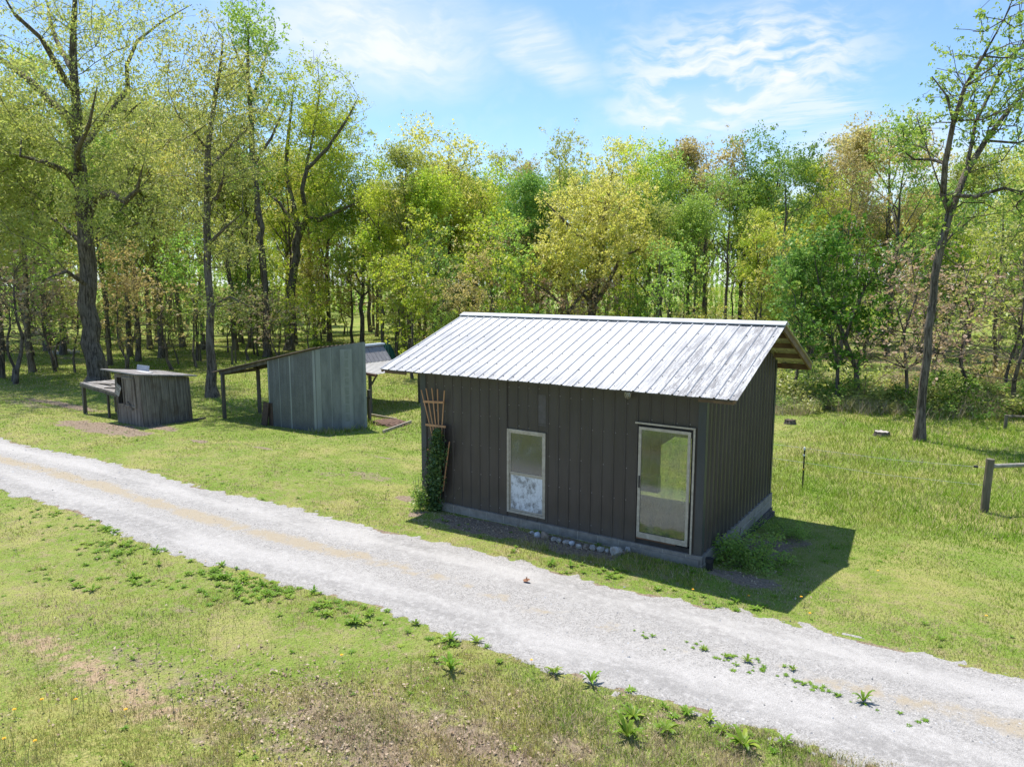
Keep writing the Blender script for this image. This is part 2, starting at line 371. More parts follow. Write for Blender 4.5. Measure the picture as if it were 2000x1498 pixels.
# road material ---------------------------------------------------
m_road, t, b, _ = mat('pale_gravel')
P = pos(t); ac = t.new('ShaderNodeAttribute', attribute_name='across').outputs['Fac']; st = t.new('ShaderNodeAttribute', attribute_name='straw').outputs['Fac']
rP = t.mapping(P, rot=(0, 0, 0.05), scale=(0.35, 1.0, 1))
n0 = t.noise(rP, 1.3, 6, 0.65); n1 = t.noise(P, 9, 6, 0.75); n2 = t.noise(P, 55, 5, 0.75)
v1 = t.new('ShaderNodeTexVoronoi'); t.put(v1.inputs['Vector'], P); v1.inputs['Scale'].default_value = 60
v2 = t.new('ShaderNodeTexVoronoi'); t.put(v2.inputs['Vector'], P); v2.inputs['Scale'].default_value = 95
band = t.math('SUBTRACT', 1.0, t.math('MULTIPLY', t.math('ABSOLUTE', t.math('SUBTRACT', t.math('ABSOLUTE', t.math('SUBTRACT', ac, 0.52)), 0.27)), 4.5, clamp=True))
n0b = t.math('ADD', t.math('MULTIPLY', n0, 0.8), t.math('MULTIPLY', band, 0.20))
col = t.mix(t.remap(n0b, 0.42, 0.66), (0.245, 0.234, 0.222), (0.445, 0.425, 0.402))
col = t.mix(t.remap(n1, 0.40, 0.72), col, (0.47, 0.45, 0.425))
coarse = t.math('MULTIPLY', t.remap(n1, 0.68, 0.40), t.new('ShaderNodeAttribute', attribute_name='coarse').outputs['Fac'])
col = t.mix(coarse, col, t.mix(v1.outputs['Color'], (0.17, 0.162, 0.152), (0.52, 0.495, 0.465)))
col = t.mix(t.math('MULTIPLY', t.remap(v2.outputs['Distance'], 0.34, 0.66), 0.35), col, (0.20, 0.19, 0.175))
col = t.mix(t.math('MULTIPLY', t.remap(n2, 0.60, 0.76), 0.5), col, (0.54, 0.52, 0.49))
col = t.mix(t.math('MULTIPLY', t.remap(t.math('ADD', st, t.math('MULTIPLY', t.math('SUBTRACT', n1, 0.5), 1.4)), 0.26, 0.80), 0.75), col, (0.34, 0.28, 0.19))
t.put(b.inputs['Base Color'], col); b.inputs['Roughness'].default_value = 0.95; b.inputs['Specular IOR Level'].default_value = 0.1
bump(t, b, t.math('ADD', t.math('MULTIPLY', v1.outputs['Distance'], 0.7), n2), 0.6, 0.014)

# ---------------------------------------------------------------- ground sheet and road
def axis(a, b, step, far, grow=1.13):
    c = list(np.arange(a, b, step)); s = step; x = c[-1]
    while x < far: s *= grow; x += s; c.append(x)
    s = step; x = a
    while x > -far: s *= grow; x -= s; c.insert(0, x)
    return np.array(c)
xs = axis(-27, 7, 0.13, 900); ys = axis(-8, 10, 0.13, 900)
GX, GY = np.meshgrid(xs, ys); gx = GX.ravel(); gy = GY.ravel()
rt = road_t(gx, gy); inroad = sstep(0.0, 0.05, rt)*(1-sstep(0.95, 1.0, rt))
Z = gz(gx, gy)+(fbm(gx, gy, 2.2, 40)-0.5)*0.03*(1-inroad)
# the garden bed along the front wall is heaped a little
V = np.stack([gx, gy, Z], 1); nx = len(xs); ny = len(ys)
i = np.arange((nx-1)*(ny-1)); r_, c_ = i//(nx-1), i % (nx-1); a = r_*nx+c_
F = np.stack([a, a+1, a+nx+1, a+nx], 1)
g = new_mesh_obj('ground', V, F, [m_ground], smooth=True, floats={'dirt': np.maximum(dirt(gx, gy), inroad), 'woods': woodsf(gx, gy), 'moss': mossf(gx, gy), 'tan': tanf(gx, gy), 'lush': sstep(-1.2, 3, gy)*(.5+.5*sstep(-3, 0, gx))})
tag(g, 'grassy ground with bare patches', None, None, 'structure')

L = np.concatenate([np.arange(-75, -24, 0.6), np.arange(-24, 8, 0.045), np.arange(8, 60, 0.6)])
T_ = np.linspace(-0.06, 1.06, 76)
LX, TT = np.meshgrid(L, T_); lx = LX.ravel(); tt = TT.ravel()
yy = y_lo(lx)+(y_up(lx)-y_lo(lx))*tt
rz = gz(lx, yy)+0.014+0.012*np.cos((tt-0.5)*4*math.pi)*-1*0.5
wob_u = (fbm(lx, lx*0+3, 1.1, 50)-0.5)*0.12+(vnoise(lx, yy, 7, 51)-0.5)*0.10
wob_l = (fbm(lx, lx*0+9, 1.1, 52)-0.5)*0.12+(vnoise(lx, yy, 7, 53)-0.5)*0.10
e_hi = 1.0+wob_u; e_lo = 0.0+wob_l
out_amt = np.maximum(tt-e_hi, e_lo-tt); rz = np.where(out_amt > 0, rz-0.02-out_amt*0.6, rz)
nl_ = len(L); nt = len(T_); i = np.arange((nl_-1)*(nt-1)); r_, c_ = i//(nl_-1), i % (nl_-1); a = r_*nl_+c_
F = np.stack([a, a+1, a+nl_+1, a+nl_], 1)
keep = ~((out_amt[F] > 0.02).all(1)); F = F[keep]
straw_n = fbm(lx, yy, 1.2, 60); lefty = sstep(-1, -7, lx)
cw = 0.52+(fbm(lx, lx*0+1, .5, 64)-.5)*.10
straw = np.exp(-((tt-cw)/0.09)**2)*(0.42+0.45*lefty+1.4*(straw_n-0.5)+1.2*(fbm(lx, yy, 5, 65)-0.5))+0.5*sstep(0.9, 1.0, tt)*straw_n+0.35*sstep(0.08, 0.0, tt)*straw_n
coarse = 1.2*np.exp(-((tt-0.5)/0.17)**2)*(.5+fbm(lx, yy, .8, 66))+sstep(0.85, 0.95, tt)+sstep(0.12, 0.04, tt)+0.2
rd = new_mesh_obj('gravel_road', np.stack([lx, yy, rz], 1), F, [m_road], smooth=True, floats={'across': tt, 'straw': np.clip(straw, 0, 1), 'coarse': np.clip(coarse, 0, 1)})
tag(rd, 'pale gravel lane with a worn strip down its middle', None, None, 'structure')
exec_marker = 0
# ================================================================ MAIN SHED
def wall_mat(name, c1, c2, rough=0.42, spec=0.5):
    m, t, b, _ = mat(name); co = obj_co(t)
    n = t.noise(t.mapping(co, scale=(1, 1, 0.25)), 3.0, 5, 0.65); n2 = t.noise(t.mapping(co, scale=(9, 9, 0.5)), 4, 5, 0.7)
    col = t.mix(t.remap(n, 0.35, 0.68), c1, c2); col = t.mix(t.math('MULTIPLY', t.remap(n2, 0.55, 0.8), 0.35), col, tuple(a*1.7+0.012 for a in c2))
    sp = t.new('ShaderNodeSeparateXYZ'); t.put(sp.inputs[0], co); col = t.mix(t.math('MULTIPLY', t.remap(t.math('ADD', sp.outputs[2], t.math('MULTIPLY', t.math('SUBTRACT', n, 0.5), 0.5)), 0.45, 0.0), 0.4), col, (0.13, 0.11, 0.09))
    t.put(b.inputs['Base Color'], col); t.put(b.inputs['Roughness'], t.remap(n2, 0.3, 0.7, rough-0.08, rough+0.12)); b.inputs['Specular IOR Level'].default_value = spec
    bump(t, b, t.noise(co, 1.3, 3, 0.5), 0.25, 0.03); return m
M_side = wall_mat('brown_painted_steel', (0.040, 0.031, 0.028), (0.053, 0.043, 0.039))
M_trim = wall_mat('sky_tinted_trim_steel', (0.028, 0.034, 0.040), (0.040, 0.046, 0.052), 0.4)  # bluish sky reflection on the corner trim is put into its base colour
M_screw = simple('screw_heads', (0.34, 0.32, 0.30), (0.2, 0.18, 0.17), 0.5, bmp=0)
M_cream = simple('weathered_cream_aluminium', (0.46, 0.41, 0.33), (0.33, 0.285, 0.22), 0.5, 14, bmp=0.1)
M_fascia = simple('rusty_brown_timber', (0.24, 0.12, 0.065), (0.11, 0.06, 0.035), 0.85, 10, stretch=(0.3, 1, 1))
M_conc = None
m, t, b, _ = mat('concrete_block'); co = obj_co(t)
n = t.noise(co, 6, 7, 0.7); n2 = t.noise(co, 60, 4, 0.7); n3 = t.noise(co, 1.2, 4, 0.6)
col = t.mix(t.remap(n, 0.3, 0.7), (0.19, 0.168, 0.142), (0.30, 0.27, 0.23)); col = t.mix(t.remap(n3, 0.5, 0.75), col, (0.16, 0.14, 0.12)); col = t.mix(t.math('MULTIPLY', t.remap(n2, 0.55, 0.75), 0.5), col, (0.12, 0.11, 0.10))
t.put(b.inputs['Base Color'], col); b.inputs['Roughness'].default_value = 0.95; bump(t, b, n2, 0.6, 0.01); M_conc = m
M_mortar = simple('pale_mortar', (0.42, 0.38, 0.31), (0.3, 0.27, 0.22), 0.9, 20)
M_foot = simple('dark_rough_footing', (0.13, 0.115, 0.10), (0.045, 0.04, 0.036), 1.0, 14, bmp=0.9)
m, t, b, _ = mat('weathered_white_roof_steel'); co = obj_co(t)
sx = t.new('ShaderNodeSeparateXYZ'); t.put(sx.inputs[0], co); ox, oy, oz = sx.outputs
strk = t.noise(t.mapping(co, scale=(7.0, 0.7, 1)), 2.2, 7, 0.7); spk = t.noise(co, 34, 5, 0.8); bl = t.noise(co, 0.8, 4, 0.6)
right = t.math('MULTIPLY', t.remap(ox, -1.9, -0.3), t.remap(oy, 2.5, 1.2)); right = t.math('MAXIMUM', right, t.remap(ox, -0.7, 0.3))
lowb = t.math('MULTIPLY', t.remap(oy, 0.35, -0.5), 0.62); leftb = t.math('MULTIPLY', t.math('MULTIPLY', t.remap(ox, -4.2, -5.2), t.remap(oy, 2.2, 1.0)), 0.55)
mk = t.math('MAXIMUM', t.math('MAXIMUM', right, lowb), leftb); mk = t.math('ADD', mk, t.math('MULTIPLY', t.math('SUBTRACT', bl, 0.5), 0.5))
f = t.math('MULTIPLY', mk, t.remap(t.math('ADD', t.math('MULTIPLY', strk, 0.6), t.math('MULTIPLY', spk, 0.4)), 0.42, 0.56), clamp=True)
base = t.mix(t.remap(t.noise(t.mapping(co, scale=(3, 0.4, 1)), 3, 5, 0.6), 0.4, 0.7), (0.51, 0.51, 0.505), (0.43, 0.43, 0.43))
col = t.mix(t.math('MULTIPLY', f, 0.9), base, (0.15, 0.145, 0.145)); col = t.mix(t.math('MULTIPLY', t.remap(spk, 0.66, 0.72), t.math('MULTIPLY', mk, 0.9, clamp=True)), col, (0.10, 0.095, 0.095))
t.put(b.inputs['Base Color'], col); b.inputs['Roughness'].default_value = 0.55; b.inputs['Specular IOR Level'].default_value = 0.35; M_roof = m
M_roof_side = simple('roof_rib_flank', (0.44, 0.44, 0.45), (0.34, 0.34, 0.35), 0.6, 30, stretch=(1, 0.2, 1), bmp=0)
M_under = simple('roof_underside', (0.52, 0.50, 0.40), (0.38, 0.36, 0.28), 0.6)  # yellowish tint paints reflected light into the underside
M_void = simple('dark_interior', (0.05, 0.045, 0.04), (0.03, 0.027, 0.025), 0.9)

shed = thing('shed', 'dark brown ribbed metal shed with white gable roof beside the gravel lane', 'shed', (0, 0, 0))
def ribbed(mb, O, u, n, u0, u1, zb, zt, phase, pitch=0.2286, h=0.016, base=0.046, top=0.022, mi=0, screws=(), smi=1):
    """vertical ribbed sheet on the plane through O spanned by u (horizontal) and z; zb, zt may be functions of u"""
    O = np.asarray(O, float); u = np.asarray(u, float); n = np.asarray(n, float)
    zb_ = zb if callable(zb) else (lambda q: zb); zt_ = zt if callable(zt) else (lambda q: zt)
    pr = [(u0, 0)]; k = math.floor((u0-phase)/pitch)-1
    while phase+k*pitch < u1+pitch:
        c = phase+k*pitch
        for du, hh in ((-base/2, 0), (-top/2, h), (top/2, h), (base/2, 0)):
            if u0+1e-4 < c+du < u1-1e-4: pr.append((c+du, hh))
        k += 1
    pr.append((u1, 0)); pr.sort(key=lambda a: a[0])
    V = []; Q = []
    for i, (a, hh) in enumerate(pr):
        for zz in (zb_(a), zt_(a)): p = O+u*a+n*hh; V.append((p[0], p[1], zz))
        if i: Q.append((2*i-2, 2*i, 2*i+1, 2*i-1))
    mb.add(V, Q, mi=mi)
    k = math.floor((u0-phase)/pitch)-1
    while phase+k*pitch < u1:
        c = phase+k*pitch+pitch*0.16
        if u0+0.02 < c < u1-0.02:
            for zz in screws:
                if zb_(c)+0.02 < zz < zt_(c)-0.02:
                    if RNG.random() < 0.22: continue
                    q = O+u*c+np.array([0, 0, zz+RNG.uniform(-.02, .02)])
                    s = 0.0085; up_ = np.array([0, 0, 1.0])
                    mb.add([q+(u+up_)*s, q+(-u+up_)*s, q+(-u-up_)*s, q+(u-up_)*s, q+n*0.008], T=[(0, 1, 4), (1, 2, 4), (2, 3, 4), (3, 0, 4)], mi=smi)
        k += 1
SL = 0.357; ZE, YR, ZR = 2.818, 2.3808, 3.867; OY, OXR, OXL, YB = 0.5566, 0.6725, 0.6874, D_+0.4933
SB = (ZR-2.8686)/(YB-YR)
def zroof(y): return ZR-(YR-y)*SL if y < YR else ZR-(y-YR)*SB
def zw(y): return zroof(y)-0.085
DX0, DX1, DZ0, DZ1 = -1.185, -0.19, 0.0, 2.20
WX0, WX1, WZ0, WZ1 = -3.95, -3.065, 0.083, 1.775
PH = -4.407
scr = (0.12, 0.75, 1.32, 1.95, 2.5)
mb = MB(); n = (0, -1, 0); u = (1, 0, 0); zt = zw(0)
def fz(a): return 0.0
ribbed(mb, (0, 0, 0), u, n, -W_, WX0, 0, zt, PH, screws=scr)
ribbed(mb, (0, 0, 0), u, n, WX0, WX1, 0, WZ0, PH, screws=scr); ribbed(mb, (0, 0, 0), u, n, WX0, WX1, WZ1, zt, PH, screws=(1.83, 2.25, 2.6))
ribbed(mb, (0, 0, 0), u, n, WX1, DX0, 0, zt, PH, screws=scr)
ribbed(mb, (0, 0, 0), u, n, DX0, DX1, DZ1, zt, PH, screws=(2.24,))
ribbed(mb, (0, 0, 0), u, n, DX1, 0, -0.04, zt, PH, screws=(0.1, .4, .75, 1.1, 1.5, 1.95))
for s in (0.35, 0.62, 0.95, 1.2, 1.5, 1.8):
    for x_ in (DX0-0.03,):
        q = np.array([x_, -0.001, s]); e = 0.008
        mb.add([q+(e, 0, e), q+(-e, 0, e), q+(-e, 0, -e), q+(e, 0, -e), q+(0, -0.008, 0)], T=[(0, 1, 4), (1, 2, 4), (2, 3, 4), (3, 0, 4)], mi=1)
mb.build('front_wall', [M_side, M_screw], shed)
mb = MB()
ribbed(mb, (0, 0, 0), (0, 1, 0), (1, 0, 0), 0, D_, 0, lambda a: zw(a), 0.2286, h=0.03, base=0.075, top=0.03, screws=())
mb.build('side_wall', [M_side, M_screw], shed)
mb = MB(); ribbed(mb, (-W_, 0, 0), (0, 1, 0), (-1, 0, 0), 0, D_, 0, lambda a: zw(a), 0.1143, h=0.03, base=0.075, top=0.03); mb.build('side_wall', [M_side, M_screw], shed)
# back wall with the open barn door that shows through the glass
mb = MB(); BX0, BX1, BZ = -2.56, -0.85, 1.0
ribbed(mb, (0, D_, 0), u, (0, 1, 0), -W_, BX0, 0, zw(D_), PH); ribbed(mb, (0, D_, 0), u, (0, 1, 0), BX1, 0, 0, zw(D_), PH)
ribbed(mb, (0, D_, 0), u, (0, 1, 0), BX0, BX0+0.35, lambda a: BZ-0.25+(a-BX0)*0.75, zw(D_), PH); ribbed(mb, (0, D_, 0), u, (0, 1, 0), BX0+0.35, BX1, BZ, zw(D_), PH)
mb.build('back_wall', [M_side, M_screw], shed)
# corner trims
for (cx, cy, sx_, sy_) in ((0, 0, -1, 1), (-W_, 0, 1, 1), (0, D_, -1, -1), (-W_, D_, 1, -1)):
    mb = MB(); a = 0.024; x0, x1 = sorted((cx-sx_*a, cx+sx_*0.11)); y0, y1 = sorted((cy-sy_*a, cy+sy_*a*0.2))
    mb.box((x0, y0, 0.004), (x1, y1, zw(cy)-0.01))
    x0, x1 = sorted((cx-sx_*(a+0.006), cx-sx_*0.002)); y0, y1 = sorted((cy-sy_*(a-0.003), cy+sy_*0.09))
    mb.box((x0, y0, 0.006), (x1, y1, zw(cy)-0.012)); mb.build('corner_trim', M_trim, shed)
# roof sheets with ribs that run down the slope
def roof_sheet(name, ya, za, yb, zb_, x0, x1, phase=0.05):
    mb = MB(); pr = [(x0, -0.004)]; k = 0; pitch = 0.2286; x = x0+0.012
    while x < x1-0.01:
        pr += [(x, 0), (x+0.012, 0.02), (x+0.030, 0.02), (x+0.042, 0)]
        if x+0.15 < x1: pr += [(x+0.10, 0), (x+0.105, 0.003), (x+0.116, 0.003), (x+0.121, 0), (x+0.16, 0), (x+0.165, 0.003), (x+0.176, 0.003), (x+0.181, 0)]
        x += pitch
    pr = [p for p in pr if p[0] < x1-0.002]+[(x1, 0)]
    L = math.hypot(yb-ya, zb_-za); ny_, nz_ = -(zb_-za)/L, (yb-ya)/L
    if nz_ < 0: ny_, nz_ = -ny_, -nz_
    NS = 14; V = []; Q = []; mi = []; m_ = len(pr)
    for s in range(NS+1):
        f = s/NS; y = ya+(yb-ya)*f; z = za+(zb_-za)*f
        for (xx, h) in pr:
            hh = h+0.003*math.sin(xx*9.1+f*5)+0.002*math.sin(xx*3.7+f*11)
            V.append((xx, y+ny_*hh, z+nz_*hh))
    V2 = [(a, b_-ny_*0.004, c-nz_*0.006) for a, b_, c in V]; off = len(V)
    for s in range(NS):
        for j in range(m_-1):
            q = (s*m_+j, s*m_+j+1, (s+1)*m_+j+1, (s+1)*m_+j)
            fl = abs(pr[j][1]-pr[j+1][1]) > 0.01
            mb.F4.append(list(q)); mb.m4.append(1 if fl else 0)
            mb.F4.append([i+off for i in q[::-1]]); mb.m4.append(2)
    for s in (0, NS):
        for j in range(m_-1): mb.F4.append([s*m_+j, s*m_+j+1, s*m_+j+1+off, s*m_+j+off]); mb.m4.append(0)
    for s in range(NS):
        for j in (0, m_-1): mb.F4.append([s*m_+j, (s+1)*m_+j, (s+1)*m_+j+off, s*m_+j+off]); mb.m4.append(0)
    mb.V = [np.array(V), np.array(V2)]; mb.n = 2*off
    k = 0; x = x0+0.012+0.065
    while x < x1-0.05:   # screws
        for f in (0.045, 0.20, 0.40, 0.60, 0.80, 0.965):
            if RNG.random() < 0.12: continue
            y = ya+(yb-ya)*f; z = za+(zb_-za)*f; q = np.array([x+RNG.uniform(-.008, .008), y, z]); N = np.array([0, ny_, nz_]); S = np.array([0, nz_, -ny_])*0.010; E = np.array([0.010, 0, 0])
            mb.add([q+E+S+N*.002, q-E+S+N*.002, q-E-S+N*.002, q+E-S+N*.002, q+N*0.014], T=[(0, 1, 4), (1, 2, 4), (2, 3, 4), (3, 0, 4)], mi=3)
        x += pitch*2 if False else pitch
    return mb.build(name, [M_roof, M_roof_side, M_under, M_void], shed)
roof_sheet('roof_slope', -OY, ZE-0.01, YR, ZR-0.02, -W_-OXL, OXR)
roof_sheet('roof_slope', YB, 2.8686-0.01, YR, ZR-0.02, -W_-OXL, OXR)
mb = MB()  # folded ridge cap
x0, x1 = -W_-OXL-0.01, OXR+0.012
for s_, sl_ in ((-1, SL), (1, SB)):
    y1 = YR+s_*0.16
    P = [(YR, ZR+0.03), (y1, ZR+0.03-0.16*sl_), (y1, ZR+0.014-0.16*sl_), (YR, ZR+0.02)]
    mb.hexa([(x0, P[3][0], P[3][1]), (x1, P[3][0], P[3][1]), (x1, P[2][0], P[2][1]), (x0, P[2][0], P[2][1]), (x0, P[0][0], P[0][1]), (x1, P[0][0], P[0][1]), (x1, P[1][0], P[1][1]), (x0, P[1][0], P[1][1])])
mb.build('ridge_cap', simple('ridge_steel', (0.52, 0.52, 0.52), (0.44, 0.44, 0.44), 0.45, 5, bmp=0), shed)
# roof timbers
M_raft = simple('stained_rafter', (0.20, 0.13, 0.07), (0.10, 0.065, 0.035), 0.85, 7, stretch=(.4, .4, .4))
for (y0, z0, y1, z1) in ((-OY+0.02, zroof(-OY+.02), YR, ZR), (YB-0.02, zroof(YB-.02), YR, ZR)):
    for xx in (OXR-0.05, -W_-OXL+0.05):
        mb = MB(); dz_ = 0.055 if y0 < YR else 0.095; mb.bar((xx, y0, z0-dz_), (xx, y1, z1-dz_), 0.04, 0.045 if y0 < YR else 0.12); mb.build('rafter', M_raft, shed)
for yy_ in (-OY+0.10, 0.45, 1.15, 1.85, 2.85, 3.5, 4.2, YB-0.08):
    for (xa, xb) in ((0.03, OXR-0.075), (-W_-OXL+0.075, -W_-0.035)):
        mb = MB(); zz = zroof(yy_)-(0.085 if yy_ < YR else 0.095); mb.bar((xa, yy_, zz), (xb, yy_, zz), 0.04, 0.10); mb.build('purlin', M_raft, shed)
mb = MB(); mb.box((-W_-OXL+0.08, -OY+0.06, ZE-0.05), (OXR-0.08, -OY+0.08, ZE-0.022)); mb.build('fascia', M_side, shed)
mb = MB(); mb.box((-W_-OXL+0.08, YB-0.05, 2.8686-0.14), (OXR-0.08, YB-0.025, 2.8686-0.03)); mb.build('fascia', M_fascia, shed)
# foundation: a course of blocks, mortar line, rough footing
mb = MB()
def ring(z0, z1, o, mi, th=0.2):
    mb.box((-W_-o, -o, z0), (o, -o+th, z1), mi); mb.box((-W_-o, D_+o-th, z0), (-2.56, D_+o, z1), mi); mb.box((-0.85, D_+o-th, z0), (o, D_+o, z1), mi)
    mb.box((o-th, -o+th, z0), (o, D_+o-th, z1), mi); mb.box((-W_-o, -o+th, z0), (-W_-o+th, D_+o-th, z1), mi)
ring(-0.155, -0.004, 0.05, 0); ring(-0.17, -0.156, 0.056, 1); ring(-0.40, -0.171, 0.052, 0)
x = -W_
while x < -0.1: mb.box((x, -0.054, -0.40), (x+0.012, -0.04, -0.006), 1); x += 0.42
mb.build('foundation', [M_conc, M_mortar], shed)
mb = MB(); mb.box((-0.3, -0.09, -0.8), (0.09, -0.02+D_, -0.30-0.02)); mb.box((-0.3, D_-1.9, -0.9), (0.12, D_+0.09, -0.42)); mb.build('footing', M_foot, shed)
mb = MB(); mb.box((DX0-0.05, -0.075, -0.30), (-0.0, -0.052, -0.065)); mb.build('doorstep', M_conc, shed)

# glass
def glass(name, dust, dcol, rough=0.03, tint=(0.8, 0.86, 0.82), nsc=3.0, refl=1.0):
    m, t, b, out = mat(name); t.n.remove(b); co = obj_co(t)
    fr = t.new('ShaderNodeFresnel'); fr.inputs[0].default_value = 1.52
    tr = t.new('ShaderNodeBsdfTransparent'); tr.inputs[0].default_value = (*tint, 1)
    gl = t.new('ShaderNodeBsdfGlossy'); gl.inputs['Roughness'].default_value = rough; gl.inputs[0].default_value = (0.92, 0.95, 0.95, 1)
    df = t.new('ShaderNodeBsdfDiffuse'); df.inputs[0].default_value = (*dcol, 1)
    m1 = t.new('ShaderNodeMixShader'); t.put(m1.inputs[0], t.math('MULTIPLY', fr.outputs[0], 2.2*refl, clamp=True)); t.l.new(tr.outputs[0], m1.inputs[1]); t.l.new(gl.outputs[0], m1.inputs[2])
    nz = t.noise(t.mapping(co, scale=(1, 1, 0.8)), nsc, 5, 0.65); sm = t.noise(t.mapping(co, scale=(10, 1, 0.6)), 3, 4, 0.6)
    d = t.math('ADD', dust*0.5, t.math('MULTIPLY', t.remap(t.math('ADD', t.math('MULTIPLY', nz, 0.7), t.math('MULTIPLY', sm, 0.3)), 0.42, 0.65), dust))
    m2 = t.new('ShaderNodeMixShader'); t.put(m2.inputs[0], d); t.l.new(m1.outputs[0], m2.inputs[1]); t.l.new(df.outputs[0], m2.inputs[2])
    t.l.new(m2.outputs[0], out.inputs[0]); return m
M_gdoor = glass('dusty_door_glass', 0.20, (0.30, 0.30, 0.26), 0.07, (0.66, 0.72, 0.62), refl=1.3)
M_gwin = glass('dusty_window_glass', 0.20, (0.30, 0.31, 0.31), 0.16, (0.22, 0.23, 0.23), refl=1.5)
m, t, b, _ = mat('peeling_film_pane'); co = obj_co(t)
n = t.noise(t.mapping(co, scale=(1, 1, 0.7)), 11, 8, 0.78); n2 = t.noise(co, 3, 5, 0.6)
f = t.remap(t.math('ADD', t.math('MULTIPLY', n, 0.65), t.math('MULTIPLY', n2, 0.35)), 0.44, 0.60)
t.put(b.inputs['Base Color'], t.mix(f, (0.64, 0.66, 0.69), (0.20, 0.20, 0.20))); b.inputs['Roughness'].default_value = 0.4; M_film = m

# window
win = new = MB()
def frame_rect(mb, x0, x1, z0, z1, w, y0, y1, mi=0):
    mb.box((x0, y0, z0), (x0+w, y1, z1), mi); mb.box((x1-w, y0, z0), (x1, y1, z1), mi)
    mb.box((x0+w, y0, z0), (x1-w, y1, z0+w), mi); mb.box((x0+w, y0, z1-w), (x1-w, y1, z1), mi)
frame_rect(win, WX0+0.004, WX1-0.004, WZ0+0.004, WZ1-0.004, 0.045, -0.032, 0.03)
win = win.build('window', M_cream, shed)
mb = MB(); zm = WZ0+(WZ1-WZ0)*0.475
frame_rect(mb, WX0+0.052, WX1-0.052, zm, WZ1-0.052, 0.03, -0.016, 0.012); mb.build('sash', M_cream, win)
mb = MB(); frame_rect(mb, WX0+0.052, WX1-0.052, WZ0+0.052, zm-0.006, 0.026, -0.004, 0.022); mb.build('sash', M_cream, win)
mb = MB(); mb.box((WX0+0.08, -0.004, zm+0.028), (WX1-0.08, 0.0, WZ1-0.08)); tag(mb.build('pane', M_gwin, win), 'clear dusty upper pane')
mb = MB(); mb.box((WX0+0.076, 0.006, WZ0+0.076), (WX1-0.076, 0.010, zm-0.03)); tag(mb.build('pane', M_film, win), 'lower pane covered by peeling silver film')
mb = MB(); mb.box((WX0+0.01, 0.18, WZ0-0.05), (WX1+0.3, 0.2, WZ1+0.05)); mb.build('dark_interior_backing', M_void, shed)  # dark sheet behind the panes, stands in for the unlit interior
# door
P_ = (on_y(1248, 832.7, -0.02), on_y(1350.7, 842.4, -0.02), on_y(1343.9, 1065, -0.02), on_y(1243.9, 1049, -0.02))
dx0, dx1 = -1.165, -0.225; dz0, dz1 = 0.115, 2.115
dr = MB(); frame_rect(dr, dx0, dx1, dz0, dz1, 0.050, -0.035, 0.0); dr.box((dx0, -0.038, dz0), (dx1, -0.0355, dz0+0.10)); dr = dr.build('door', M_cream, shed)
mb = MB(); mb.box((dx0+0.048, -0.02, dz0+0.048), (dx1-0.048, -0.014, dz1-0.048)); tag(mb.build('pane', M_gdoor, dr), 'tall dusty sliding pane')
mb = MB(); mb.box((dx0+0.018, -0.047, 1.02), (dx0+0.045, -0.0352, 1.24)); mb.build('handle', M_void, dr)
mb = MB(); mb.box((DX0-0.045, -0.052, DZ1-0.035), (DX1+0.045, -0.022, DZ1-0.005)); mb.box((DX1+0.012, -0.045, -0.06), (DX1+0.042, -0.022, DZ1-0.04)); mb.build('door_trim', M_cream, shed)
mb = MB(); mb.box((DX0, 0.02, dz1), (DX1, 0.03, DZ1)); mb.box((DX0, -0.01, -0.05), (DX1, 0.05, dz0-0.03)); mb.box((DX1-0.03, -0.004, dz0), (DX1+0.01, 0.03, DZ1-0.04)); mb.box((DX0, -0.004, dz0), (DX0+0.018, 0.03, DZ1-0.04)); mb.build('door_jamb', M_void, shed)
mb = MB(); mb.box((DX0+0.02, -0.03, dz0-0.028), (DX1-0.25, -0.012, dz0-0.006)); mb.build('sill_track', M_fascia, shed)
# faded rectangle of sheet above the window
a0 = on_y(1050, 771, -0.024); a1 = on_y(1065, 833, -0.024)
mb = MB(); mb.box((a0[0], -0.0035, a1[2]+0.04), (a1[0], -0.0005, a0[2])); mb.box((a0[0], -0.006, a1[2]), (a1[0], -0.002, a1[2]+0.022)); mb.build('faded_patch', simple('faded_paint', (0.10, 0.09, 0.088), (0.075, 0.066, 0.06), 0.6), shed)
# bulkhead lamp under the eave: clear ribbed jar in a wire cage
lp = on_y(1226, 769, -0.12)
mb = MB(); mb.tube([(lp[0], -0.005, lp[2]+0.10), (lp[0], -0.10, lp[2]+0.10)], 0.028, 10); mb.tube([(lp[0], -0.12, lp[2]+0.13), (lp[0], -0.12, lp[2]+0.06)], [0.045, 0.05], 14); lamp = mb.build('wall_lamp', M_cream, shed)
M_jar = glass('jar_glass', 0.25, (0.6, 0.58, 0.5), 0.05, (0.85, 0.85, 0.8))
mb = MB(); mb.tube([(lp[0], -0.12, lp[2]+0.06), (lp[0], -0.12, lp[2]), (lp[0], -0.12, lp[2]-0.05), (lp[0], -0.12, lp[2]-0.075)], [0.044, 0.05, 0.042, 0.02], 14); mb.build('glass_jar', M_jar, lamp)
mb = MB()
for k in range(6):
    a = k*math.pi/3; c_, s_ = math.cos(a), math.sin(a)
    mb.tube([(lp[0]+c_*0.055, -0.12+s_*0.055, lp[2]+0.07), (lp[0]+c_*0.06, -0.12+s_*0.06, lp[2]), (lp[0]+c_*0.05, -0.12+s_*0.05, lp[2]-0.06), (lp[0], -0.12, lp[2]-0.09)], 0.004, 5)
mb.build('wire_cage', M_cream, lamp)
